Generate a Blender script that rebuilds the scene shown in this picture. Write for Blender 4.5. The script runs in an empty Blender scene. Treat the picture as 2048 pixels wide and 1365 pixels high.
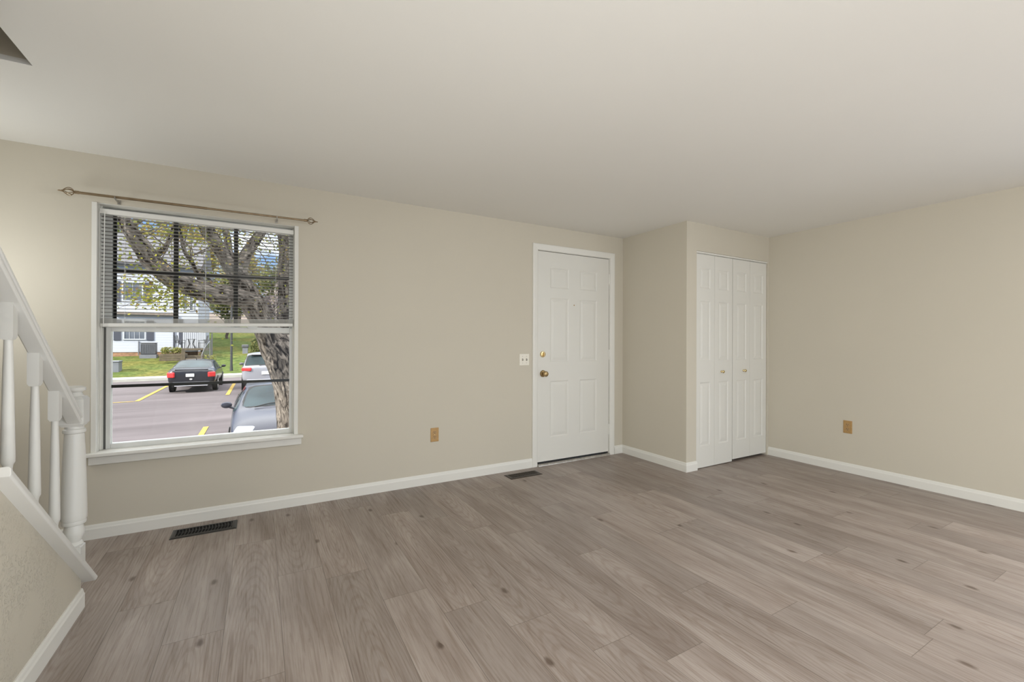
import bpy, bmesh, math, random
from math import sin, cos, tan, pi, radians, sqrt, atan2
from mathutils import Vector, Matrix, noise

random.seed(7)
SC = bpy.context.scene
COL = SC.collection

# ------------------------------------------------------------------ camera
CAM_H = 1.180
def make_camera():
    yaw, pitch, roll = radians(29.693), radians(0.082), radians(0.20)
    f = Vector((sin(yaw)*cos(pitch), cos(yaw)*cos(pitch), sin(pitch)))
    r0 = Vector((cos(yaw), -sin(yaw), 0)); u0 = r0.cross(f)
    c, s = cos(roll), sin(roll)
    r = c*r0 + s*u0; u = -s*r0 + c*u0
    cd = bpy.data.cameras.new('camera'); cd.sensor_fit = 'HORIZONTAL'; cd.sensor_width = 36.0
    cd.lens = 881.7/2048*36.0; cd.clip_start = 0.05; cd.clip_end = 500
    ob = bpy.data.objects.new('camera', cd); COL.objects.link(ob)
    m = Matrix.Identity(4)
    for i in range(3):
        m[i][0], m[i][1], m[i][2] = r[i], u[i], -f[i]
    m[0][3], m[1][3], m[2][3] = 0, 0, CAM_H
    ob.matrix_world = m
    SC.camera = ob
make_camera()

# ------------------------------------------------------------------ view, sky, sun, added lamps
SC.view_settings.view_transform = 'Standard'
SC.view_settings.look = 'None'
SC.view_settings.gamma = 1.0
SC.view_settings.exposure = 0.02
SC.view_settings.use_curve_mapping = False

def make_world():
    w = bpy.data.worlds.new('sky'); SC.world = w; w.use_nodes = True
    nt = w.node_tree; nt.nodes.clear(); N = nt.nodes.new; L = nt.links.new
    out = N('ShaderNodeOutputWorld'); bg = N('ShaderNodeBackground')
    tc = N('ShaderNodeTexCoord'); sep = N('ShaderNodeSeparateXYZ')
    L(tc.outputs['Generated'], sep.inputs[0])
    grad = N('ShaderNodeValToRGB')                       # blue sky, paler towards the horizon
    e = grad.color_ramp.elements
    e[0].position = 0.0; e[0].color = (0.46, 0.55, 0.70, 1)
    e[1].position = 0.45; e[1].color = (0.14, 0.30, 0.66, 1)
    e.new(0.16).color = (0.25, 0.41, 0.70, 1)
    L(sep.outputs['Z'], grad.inputs[0])
    mp = N('ShaderNodeMapping'); mp.inputs['Scale'].default_value = (1, 1, 2.2)
    L(tc.outputs['Generated'], mp.inputs[0])
    nz = N('ShaderNodeTexNoise'); nz.inputs['Scale'].default_value = 3.4; nz.inputs['Detail'].default_value = 7
    nz.inputs['Roughness'].default_value = 0.6
    L(mp.outputs[0], nz.inputs['Vector'])
    cl = N('ShaderNodeValToRGB'); ce = cl.color_ramp.elements
    ce[0].position = 0.56; ce[0].color = (0, 0, 0, 1); ce[1].position = 0.74; ce[1].color = (1, 1, 1, 1)
    L(nz.outputs['Fac'], cl.inputs[0])
    hi = N('ShaderNodeMapRange'); hi.inputs['From Min'].default_value = 0.30; hi.inputs['From Max'].default_value = 0.55
    hi.inputs['To Min'].default_value = 0.0; hi.inputs['To Max'].default_value = 0.75
    L(sep.outputs['Z'], hi.inputs['Value'])
    mx = N('ShaderNodeMath'); mx.operation = 'MAXIMUM'
    L(cl.outputs['Color'], mx.inputs[0]); L(hi.outputs[0], mx.inputs[1])
    mix = N('ShaderNodeMix'); mix.data_type = 'RGBA'
    cb = N('ShaderNodeMapRange'); cb.inputs['From Min'].default_value = 0.1; cb.inputs['From Max'].default_value = 0.5
    cb.inputs['To Min'].default_value = 0.75; cb.inputs['To Max'].default_value = 4.2
    L(sep.outputs['Z'], cb.inputs['Value'])
    cc = N('ShaderNodeVectorMath'); cc.operation = 'SCALE'; cc.inputs[0].default_value = (1.0, 1.0, 1.02)
    L(cb.outputs[0], cc.inputs['Scale'])
    L(mx.outputs[0], mix.inputs[0]); L(grad.outputs[0], mix.inputs[6]); L(cc.outputs[0], mix.inputs[7])
    L(mix.outputs[2], bg.inputs['Color']); bg.inputs['Strength'].default_value = 1.35
    L(bg.outputs[0], out.inputs[0])
make_world()

def make_sun():
    ld = bpy.data.lights.new('sun', 'SUN'); ld.energy = 8.0; ld.angle = radians(0.6); ld.color = (1.0, 0.95, 0.87)
    ob = bpy.data.objects.new('sun', ld); COL.objects.link(ob)
    d = Vector((0.70, 0.42, -0.55)); ob.rotation_euler = d.to_track_quat('-Z', 'Y').to_euler()
    ob.location = (-10, 0, 20)
make_sun()

def area_lamp(name, loc, target, sx, sy, power, color):
    ld = bpy.data.lights.new(name, 'AREA'); ld.shape = 'RECTANGLE'; ld.size = sx; ld.size_y = sy
    ld.energy = power; ld.color = color
    ob = bpy.data.objects.new(name, ld); COL.objects.link(ob); ob.location = loc
    ob.rotation_euler = (Vector(target)-Vector(loc)).to_track_quat('-Z', 'Z').to_euler()
    return ob
def bulb(name, loc, power, radius, color):
    ld = bpy.data.lights.new(name, 'POINT'); ld.energy = power; ld.shadow_soft_size = radius; ld.color = color
    ob = bpy.data.objects.new(name, ld); COL.objects.link(ob); ob.location = loc
LC = (0.95, 0.985, 1.0)
# fill lamp added at an assumed opening in the rear wall, behind the camera
area_lamp('rear_fill', (2.65, -4.05, 1.25), (2.65, 0, 1.32), 3.7, 2.0, 49, LC)
# fill lamp added at the right wall, beside the camera and out of the frame
sd = area_lamp('side_fill', (4.60, -0.5, 1.30), (-0.7, 2.1, 0.45), 1.9, 1.3, 12, LC); sd.data.spread = radians(110)
# fill lamp added in front of the stair wall on the left, behind the camera
area_lamp('left_fill', (-0.66, -1.2, 1.3), (3.0, -1.55, 1.3), 1.8, 1.6, 134, LC)
# added fill: one lamp overhead, one low lamp brightening the ceiling, both out of the frame
area_lamp('overhead_fill', (1.35, -1.4, 2.25), (1.35, -1.399, 0.0), 1.5, 1.0, 54, LC)
area_lamp('uplight_fill', (-0.15, 0.84, 0.02), (-0.15, 0.841, 3.0), 0.9, 0.5, 11, LC)
# assumed wall lamp at the foot of the stairs, beyond the left edge of the frame
bulb('assumed_stair_lamp', (-1.35, 3.0, 1.5), 10, 0.15, LC)

# ------------------------------------------------------------------ constants of the place
D, XR, XC, YC, H = 3.505, 4.648, 3.360, 2.693, 2.286     # window wall, right wall, closet side, closet front, ceiling
XL, YB = -1.75, -4.2                                     # left wall, rear wall
XK, XKB = -0.684, -0.774                                 # stair knee wall faces

# ------------------------------------------------------------------ materials
MATS = {}
def mat(name, color, rough=0.5, metal=0.0, spec=0.5, bump=None, vary=None, extra=None):
    """procedural principled material; vary=(scale, amount) gentle tone noise; bump=(scale, strength, dist)"""
    if name in MATS: return MATS[name]
    m = bpy.data.materials.new(name); m.use_nodes = True
    nt = m.node_tree; b = nt.nodes['Principled BSDF']; N = nt.nodes.new; L = nt.links.new
    b.inputs['Base Color'].default_value = (*color, 1); b.inputs['Roughness'].default_value = rough
    b.inputs['Metallic'].default_value = metal; b.inputs['Specular IOR Level'].default_value = spec
    tc = N('ShaderNodeTexCoord')
    if vary:
        nz = N('ShaderNodeTexNoise'); nz.inputs['Scale'].default_value = vary[0]; nz.inputs['Detail'].default_value = 4
        L(tc.outputs['Object'], nz.inputs['Vector'])
        r = N('ShaderNodeValToRGB'); a = vary[1]
        r.color_ramp.elements[0].position = 0.3; r.color_ramp.elements[1].position = 0.7
        r.color_ramp.elements[0].color = (*[c*(1-a) for c in color], 1)
        r.color_ramp.elements[1].color = (*[min(1, c*(1+a)) for c in color], 1)
        L(nz.outputs['Fac'], r.inputs[0]); L(r.outputs[0], b.inputs['Base Color'])
    if bump:
        nz = N('ShaderNodeTexNoise'); nz.inputs['Scale'].default_value = bump[0]; nz.inputs['Detail'].default_value = 3
        L(tc.outputs['Object'], nz.inputs['Vector'])
        bp = N('ShaderNodeBump'); bp.inputs['Strength'].default_value = bump[1]; bp.inputs['Distance'].default_value = bump[2]
        L(nz.outputs['Fac'], bp.inputs['Height']); L(bp.outputs[0], b.inputs['Normal'])
    if extra: extra(nt, b, tc, N, L)
    MATS[name] = m
    return m

M_WALL = mat('beige_wall_paint', (0.590, 0.545, 0.452), 0.75, spec=0.25, bump=(180, 0.06, 0.002), vary=(1.3, 0.012))
def knee_tex(nt, b, tc, N, L):
    n1 = N('ShaderNodeTexNoise'); n1.inputs['Scale'].default_value = 75; n1.inputs['Detail'].default_value = 5; n1.inputs['Distortion'].default_value = 1.2
    n2 = N('ShaderNodeTexNoise'); n2.inputs['Scale'].default_value = 5.5; n2.inputs['Detail'].default_value = 2
    L(tc.outputs['Object'], n1.inputs['Vector']); L(tc.outputs['Object'], n2.inputs['Vector'])
    r1 = N('ShaderNodeMapRange'); r1.inputs['From Min'].default_value = 0.52; r1.inputs['From Max'].default_value = 0.64
    r2 = N('ShaderNodeMapRange'); r2.inputs['From Min'].default_value = 0.45; r2.inputs['From Max'].default_value = 0.6
    L(n1.outputs['Fac'], r1.inputs['Value']); L(n2.outputs['Fac'], r2.inputs['Value'])
    mu = N('ShaderNodeMath'); mu.operation = 'MULTIPLY'
    L(r1.outputs[0], mu.inputs[0]); L(r2.outputs[0], mu.inputs[1])
    bp = N('ShaderNodeBump'); bp.inputs['Strength'].default_value = 0.7; bp.inputs['Distance'].default_value = 0.003; bp.invert = True
    L(mu.outputs[0], bp.inputs['Height']); L(bp.outputs[0], b.inputs['Normal'])
M_KNEE = mat('rolled_beige_wall_paint', (0.590, 0.545, 0.452), 0.7, spec=0.25, extra=knee_tex)
M_CEIL = mat('white_ceiling_paint', (0.815, 0.80, 0.755), 0.85, spec=0.2, bump=(120, 0.05, 0.002), vary=(0.8, 0.012))
M_TRIM = mat('white_trim_paint', (0.76, 0.745, 0.69), 0.38, spec=0.4, bump=(60, 0.03, 0.001))
M_DOOR = mat('white_door_paint', (0.72, 0.705, 0.65), 0.42, spec=0.4, bump=(90, 0.03, 0.001))
M_RAIL = mat('white_railing_gloss', (0.71, 0.70, 0.66), 0.3, spec=0.45, bump=(40, 0.03, 0.001))
M_VINYL = mat('white_window_vinyl', (0.72, 0.72, 0.69), 0.35, spec=0.4, vary=(9, 0.05))
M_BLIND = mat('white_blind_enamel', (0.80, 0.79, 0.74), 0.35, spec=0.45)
M_SLAT = mat('backlit_blind_slat', (0.23, 0.22, 0.20), 0.45, spec=0.25)  # white slats, darkened in colour as if backlit
M_CORD = mat('white_cord', (0.8, 0.79, 0.75), 0.7)
M_GRID = mat('black_grille_paint', (0.012, 0.011, 0.010), 0.45)
M_SEAL = mat('dark_weatherstrip', (0.13, 0.13, 0.12), 0.7)
M_BRASS = mat('antique_brass', (0.42, 0.30, 0.15), 0.28, metal=1.0, vary=(60, 0.2))
M_KNOB = mat('polished_brass', (0.72, 0.58, 0.32), 0.18, metal=1.0)
M_ROD = mat('bronze_gold_rod', (0.30, 0.225, 0.14), 0.36, metal=0.8, vary=(30, 0.15))
M_NICKEL = mat('nickel_bracket', (0.42, 0.40, 0.36), 0.35, metal=0.7)
M_PLATE = mat('tan_outlet_plate', (0.47, 0.29, 0.115), 0.38, metal=0.25, vary=(90, 0.1))
M_RECEP = mat('tan_receptacle', (0.43, 0.27, 0.12), 0.45)
M_SLOT = mat('dark_slot', (0.05, 0.03, 0.015), 0.6)
M_IVORY = mat('ivory_switch_plate', (0.80, 0.76, 0.66), 0.4)
M_TOGGLE = mat('grey_toggle', (0.42, 0.39, 0.33), 0.4)
M_REG = mat('black_register_enamel', (0.018, 0.016, 0.014), 0.38)
M_REGB = mat('bronze_register_enamel', (0.030, 0.020, 0.012), 0.42)
M_DARK = mat('recess_shade_black', (0.004, 0.004, 0.004), 0.9)  # near-black colour stands in for shade in ducts and closet
M_ALU = mat('aluminium_threshold', (0.50, 0.48, 0.45), 0.4, metal=0.8, vary=(40, 0.2))
M_BLACK = mat('black_rubber', (0.012, 0.012, 0.012), 0.7)
M_CARPET = mat('beige_stair_carpet', (0.42, 0.36, 0.28), 0.95, bump=(400, 0.5, 0.004))

def glass_mat(name, tint=(1, 1, 1), refl=0.05, rough=0.0):
    m = bpy.data.materials.new(name); m.use_nodes = True; nt = m.node_tree; nt.nodes.clear(); N = nt.nodes.new; L = nt.links.new
    o = N('ShaderNodeOutputMaterial'); t = N('ShaderNodeBsdfTransparent'); g = N('ShaderNodeBsdfGlossy'); x = N('ShaderNodeMixShader')
    t.inputs[0].default_value = (*tint, 1); g.inputs['Roughness'].default_value = rough
    f = N('ShaderNodeLayerWeight'); f.inputs['Blend'].default_value = 0.12
    mr = N('ShaderNodeMapRange'); mr.inputs['To Min'].default_value = refl; mr.inputs['To Max'].default_value = 0.7
    L(f.outputs['Fresnel'], mr.inputs['Value'])
    L(mr.outputs[0], x.inputs[0]); L(t.outputs[0], x.inputs[1]); L(g.outputs[0], x.inputs[2]); L(x.outputs[0], o.inputs[0])
    return m
M_GLASS = glass_mat('window_glass', (0.97, 0.98, 0.97), 0.012)

def floor_mat():
    m = bpy.data.materials.new('grey_brown_oak_planks'); m.use_nodes = True
    nt = m.node_tree; b = nt.nodes['Principled BSDF']; N = nt.nodes.new; L = nt.links.new
    uv = N('ShaderNodeUVMap'); uv.uv_map = 'plank'
    at = N('ShaderNodeAttribute'); at.attribute_name = 'tone'        # per plank: r tone, g offset, b grain kind
    sep = N('ShaderNodeSeparateColor'); L(at.outputs['Color'], sep.inputs[0])
    off = N('ShaderNodeCombineXYZ')
    mo = N('ShaderNodeMath'); mo.operation = 'MULTIPLY'; mo.inputs[1].default_value = 37.0
    L(sep.outputs[1], mo.inputs[0]); L(mo.outputs[0], off.inputs['X']); L(mo.outputs[0], off.inputs['Y'])
    add = N('ShaderNodeVectorMath'); add.operation = 'ADD'
    L(uv.outputs[0], add.inputs[0]); L(off.outputs[0], add.inputs[1])
    def noise_on(sx, sy, detail, dist, rough=0.55):
        mp = N('ShaderNodeMapping'); mp.inputs['Scale'].default_value = (sx, sy, 1)
        L(add.outputs[0], mp.inputs[0])
        n = N('ShaderNodeTexNoise'); n.inputs['Scale'].default_value = 1; n.inputs['Detail'].default_value = detail
        n.inputs['Distortion'].default_value = dist; n.inputs['Roughness'].default_value = rough
        L(mp.outputs[0], n.inputs['Vector']); return n
    broad = noise_on(7, 1.3, 4, 0.6)          # broad grey / brown drift
    fine = noise_on(120, 4.0, 5, 0.4, 0.65)   # fine streaks along the plank
    mid = noise_on(30, 1.6, 4, 1.4)
    # cathedral figure: wave bands distorted
    ctr = N('ShaderNodeCombineXYZ'); ctr.inputs['X'].default_value = 0.10
    cm = N('ShaderNodeMath'); cm.operation = 'MULTIPLY'; cm.inputs[1].default_value = 1.22; L(sep.outputs[1], cm.inputs[0]); L(cm.outputs[0], ctr.inputs['Y'])
    sb = N('ShaderNodeVectorMath'); sb.operation = 'SUBTRACT'; L(uv.outputs[0], sb.inputs[0]); L(ctr.outputs[0], sb.inputs[1])
    mpw = N('ShaderNodeMapping'); mpw.inputs['Scale'].default_value = (11.0, 1.25, 1); L(sb.outputs[0], mpw.inputs[0])
    wv = N('ShaderNodeTexWave'); wv.wave_type = 'RINGS'; wv.rings_direction = 'Z'; wv.inputs['Scale'].default_value = 2.6; wv.inputs['Distortion'].default_value = 2.6
    wv.inputs['Detail'].default_value = 4; wv.inputs['Detail Scale'].default_value = 1.6; wv.inputs['Detail Roughness'].default_value = 0.62
    L(mpw.outputs[0], wv.inputs['Vector'])
    # knots
    mpk = N('ShaderNodeMapping'); mpk.inputs['Scale'].default_value = (5.0, 2.6, 1); L(add.outputs[0], mpk.inputs[0])
    dn = N('ShaderNodeTexNoise'); dn.inputs['Scale'].default_value = 9; L(mpk.outputs[0], dn.inputs['Vector'])
    dm = N('ShaderNodeMix'); dm.data_type = 'VECTOR'; dm.inputs[0].default_value = 0.06
    L(mpk.outputs[0], dm.inputs[4]); L(dn.outputs['Color'], dm.inputs[5])
    vo = N('ShaderNodeTexVoronoi'); vo.voronoi_dimensions = '2D'; vo.inputs['Scale'].default_value = 1.0; L(dm.outputs[1], vo.inputs['Vector'])
    kn = N('ShaderNodeMapRange'); kn.inputs['From Min'].default_value = 0.03; kn.inputs['From Max'].default_value = 0.085
    kn.inputs['To Min'].default_value = 1; kn.inputs['To Max'].default_value = 0
    L(vo.outputs['Distance'], kn.inputs['Value'])
    # only some cells carry a knot
    sc = N('ShaderNodeSeparateColor'); L(vo.outputs['Color'], sc.inputs[0])
    gt = N('ShaderNodeMath'); gt.operation = 'GREATER_THAN'; gt.inputs[1].default_value = 0.80; L(sc.outputs[0], gt.inputs[0])
    knm = N('ShaderNodeMath'); knm.operation = 'MULTIPLY'; L(kn.outputs[0], knm.inputs[0]); L(gt.outputs[0], knm.inputs[1])
    # colour
    def ramp(a, bb, p0=0.3, p1=0.7):
        r = N('ShaderNodeValToRGB'); r.color_ramp.elements[0].position = p0; r.color_ramp.elements[1].position = p1
        r.color_ramp.elements[0].color = (*a, 1); r.color_ramp.elements[1].color = (*bb, 1); return r
    rb = ramp((0.260, 0.210, 0.180), (0.375, 0.320, 0.284), 0.34, 0.66); L(broad.outputs['Fac'], rb.inputs[0])
    def mul(colsock, facsock, dark, amount):
        x = N('ShaderNodeMix'); x.data_type = 'RGBA'; x.blend_type = 'MULTIPLY'; x.inputs[7].default_value = (*dark, 1)
        L(colsock, x.inputs[6])
        am = N('ShaderNodeMath'); am.operation = 'MULTIPLY'; am.inputs[1].default_value = amount
        L(facsock, am.inputs[0]); L(am.outputs[0], x.inputs[0]); return x.outputs[2]
    rf = N('ShaderNodeMapRange'); rf.inputs['From Min'].default_value = 0.48; rf.inputs['From Max'].default_value = 0.72; L(fine.outputs['Fac'], rf.inputs['Value'])
    rm = N('ShaderNodeMapRange'); rm.inputs['From Min'].default_value = 0.5; rm.inputs['From Max'].default_value = 0.75; L(mid.outputs['Fac'], rm.inputs['Value'])
    rw = N('ShaderNodeMapRange'); rw.inputs['From Min'].default_value = 0.55; rw.inputs['From Max'].default_value = 0.95; L(wv.outputs['Fac'], rw.inputs['Value'])
    wmask = N('ShaderNodeMath'); wmask.operation = 'MULTIPLY'; L(rw.outputs[0], wmask.inputs[0]); L(sep.outputs[2], wmask.inputs[1])
    c = mul(rb.outputs[0], rf.outputs[0], (0.52, 0.45, 0.38), 0.7)
    c = mul(c, rm.outputs[0], (0.60, 0.52, 0.45), 0.55)
    c = mul(c, wmask.outputs[0], (0.70, 0.62, 0.55), 0.36)
    c = mul(c, knm.outputs[0], (0.30, 0.23, 0.18), 0.85)
    # per plank tone
    tr = N('ShaderNodeMapRange'); tr.inputs['To Min'].default_value = 0.82; tr.inputs['To Max'].default_value = 1.18; L(sep.outputs[0], tr.inputs['Value'])
    sm = N('ShaderNodeVectorMath'); sm.operation = 'SCALE'; L(c, sm.inputs[0]); L(tr.outputs[0], sm.inputs['Scale'])
    # seams: distance to the plank's own edge from second uv
    uv2 = N('ShaderNodeUVMap'); uv2.uv_map = 'edge'
    s2 = N('ShaderNodeSeparateXYZ'); L(uv2.outputs[0], s2.inputs[0])
    mn = N('ShaderNodeMath'); mn.operation = 'MINIMUM'; L(s2.outputs[0], mn.inputs[0]); L(s2.outputs[1], mn.inputs[1])
    sm2 = N('ShaderNodeMapRange'); sm2.inputs['From Min'].default_value = 0.0; sm2.inputs['From Max'].default_value = 0.0016
    L(mn.outputs[0], sm2.inputs['Value'])
    fin = N('ShaderNodeMix'); fin.data_type = 'RGBA'; fin.inputs[6].default_value = (0.10, 0.078, 0.062, 1)
    L(sm2.outputs[0], fin.inputs[0]); L(sm.outputs[0], fin.inputs[7])
    L(fin.outputs[2], b.inputs['Base Color'])
    b.inputs['Roughness'].default_value = 0.40; b.inputs['Specular IOR Level'].default_value = 0.55
    rr = N('ShaderNodeMapRange'); rr.inputs['To Min'].default_value = 0.34; rr.inputs['To Max'].default_value = 0.5; L(fine.outputs['Fac'], rr.inputs['Value'])
    L(rr.outputs[0], b.inputs['Roughness'])
    bp = N('ShaderNodeBump'); bp.inputs['Strength'].default_value = 0.25; bp.inputs['Distance'].default_value = 0.001
    L(fine.outputs['Fac'], bp.inputs['Height']); L(bp.outputs[0], b.inputs['Normal'])
    return m
M_FLOOR = floor_mat()

# ------------------------------------------------------------------ mesh helpers
def tag(o, label, cat, group=None, kind=None):
    o['label'] = label; o['category'] = cat
    if group: o['group'] = group
    if kind: o['kind'] = kind
    return o

def empty(name, loc=(0, 0, 0), rz=0.0):
    o = bpy.data.objects.new(name, None); COL.objects.link(o); o.location = loc; o.rotation_euler = (0, 0, rz)
    o.empty_display_size = 0.1
    return o

class MB:
    def __init__(self): self.bm = bmesh.new(); self.bark = None
    def quad(self, *pts):
        return self.bm.faces.new([self.bm.verts.new(p) for p in pts])
    def box(self, x0, y0, z0, x1, y1, z1, M=None):
        if x0 > x1: x0, x1 = x1, x0
        if y0 > y1: y0, y1 = y1, y0
        if z0 > z1: z0, z1 = z1, z0
        c = [(x0,y0,z0),(x1,y0,z0),(x1,y1,z0),(x0,y1,z0),(x0,y0,z1),(x1,y0,z1),(x1,y1,z1),(x0,y1,z1)]
        v = [self.bm.verts.new(M @ Vector(p) if M else p) for p in c]
        for f in ((0,3,2,1),(4,5,6,7),(0,1,5,4),(1,2,6,5),(2,3,7,6),(3,0,4,7)):
            self.bm.faces.new([v[i] for i in f])
        return self
    def tube(self, path, radii, seg=10, cap=True, flat=1.0):
        pts = [Vector(p) for p in path]
        if not hasattr(radii, '__len__'): radii = [radii]*len(pts)
        rings = []; prev = None
        for i, p in enumerate(pts):
            t = (pts[min(i+1, len(pts)-1)] - pts[max(i-1, 0)])
            t = t.normalized() if t.length > 1e-9 else Vector((0, 0, 1))
            if prev is None:
                a = Vector((0, 0, 1)) if abs(t.z) < 0.9 else Vector((1, 0, 0))
                n = (a - t*a.dot(t)).normalized()
            else:
                n = prev - t*prev.dot(t)
                n = n.normalized() if n.length > 1e-6 else t.orthogonal().normalized()
            prev = n; b = t.cross(n)
            rings.append([self.bm.verts.new(p + radii[i]*(cos(2*pi*k/seg)*n + flat*sin(2*pi*k/seg)*b)) for k in range(seg)])
            if self.bark:
                run = 0.0 if i == 0 else run + (p - pts[i-1]).length
                for k, v in enumerate(rings[-1]): v[self.bark] = (radii[i]*cos(2*pi*k/seg)+pts[0].x*3, radii[i]*sin(2*pi*k/seg)+pts[0].z*3, run)
        for a, b in zip(rings, rings[1:]):
            for k in range(seg):
                self.bm.faces.new((a[k], a[(k+1) % seg], b[(k+1) % seg], b[k]))
        if cap:
            self.bm.faces.new(rings[0][::-1]); self.bm.faces.new(rings[-1])
        return self
    def lathe(self, prof, base=(0, 0, 0), axis='z', seg=24):
        base = Vector(base); rings = []
        for r, h in prof:
            ring = []
            for k in range(seg):
                a = 2*pi*k/seg
                if axis == 'z': p = Vector((r*cos(a), r*sin(a), h))
                elif axis == 'y': p = Vector((r*cos(a), h, -r*sin(a)))
                else: p = Vector((h, r*cos(a), r*sin(a)))
                ring.append(self.bm.verts.new(base+p))
            rings.append(ring)
        for a, b in zip(rings, rings[1:]):
            for k in range(seg):
                self.bm.faces.new((a[k], a[(k+1) % seg], b[(k+1) % seg], b[k]))
        self.bm.faces.new(rings[0][::-1]); self.bm.faces.new(rings[-1])
        return self
    def prism(self, poly, fa, fb):
        """extrude a 2d polygon between two mappings (functions (u,v)->3d)"""
        a = [self.bm.verts.new(fa(*p)) for p in poly]; b = [self.bm.verts.new(fb(*p)) for p in poly]
        n = len(poly)
        for k in range(n): self.bm.faces.new((a[k], a[(k+1) % n], b[(k+1) % n], b[k]))
        self.bm.faces.new(a[::-1]); self.bm.faces.new(b)
        return self
    def build(self, name, m, parent=None, smooth=False, bevel=0.0, seg=2, autosmooth=35):
        bmesh.ops.remove_doubles(self.bm, verts=self.bm.verts, dist=1e-5)
        bmesh.ops.recalc_face_normals(self.bm, faces=self.bm.faces)
        me = bpy.data.meshes.new(name); self.bm.to_mesh(me); self.bm.free()
        if not isinstance(m, (list, tuple)): m = [m]
        for x in m: me.materials.append(x)
        if smooth:
            me.polygons.foreach_set('use_smooth', [True]*len(me.polygons))
            me.set_sharp_from_angle(angle=radians(autosmooth))
        o = bpy.data.objects.new(name, me); COL.objects.link(o)
        if parent: o.parent = parent
        if bevel:
            md = o.modifiers.new('edge', 'BEVEL'); md.width = bevel; md.segments = seg; md.limit_method = 'ANGLE'; md.angle_limit = radians(40)
        return o

def wall_mesh(mb, u0, u1, v0, v1, holes, P, t0, t1):
    """slab with rectangular holes; P(u,v,t)->3d"""
    us = sorted({u0, u1, *[h[0] for h in holes], *[h[1] for h in holes]}); vs = sorted({v0, v1, *[h[2] for h in holes], *[h[3] for h in holes]})
    us = [u for u in us if u0 <= u <= u1]; vs = [v for v in vs if v0 <= v <= v1]
    solid = {}
    for i in range(len(us)-1):
        for j in range(len(vs)-1):
            cu, cv = (us[i]+us[i+1])/2, (vs[j]+vs[j+1])/2
            solid[i, j] = not any(h[0] < cu < h[1] and h[2] < cv < h[3] for h in holes)
    for (i, j), s in solid.items():
        if not s: continue
        a, b, c, d = us[i], us[i+1], vs[j], vs[j+1]
        mb.quad(P(a,c,t0), P(b,c,t0), P(b,d,t0), P(a,d,t0)); mb.quad(P(a,c,t1), P(a,d,t1), P(b,d,t1), P(b,c,t1))
        if not solid.get((i-1, j)): mb.quad(P(a,c,t0), P(a,d,t0), P(a,d,t1), P(a,c,t1))
        if not solid.get((i+1, j)): mb.quad(P(b,c,t0), P(b,c,t1), P(b,d,t1), P(b,d,t0))
        if not solid.get((i, j-1)): mb.quad(P(a,c,t0), P(a,c,t1), P(b,c,t1), P(b,c,t0))
        if not solid.get((i, j+1)): mb.quad(P(a,d,t0), P(b,d,t0), P(b,d,t1), P(a,d,t1))
    return mb

def struct(o, label, cat): return tag(o, label, cat, kind='structure')

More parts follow.
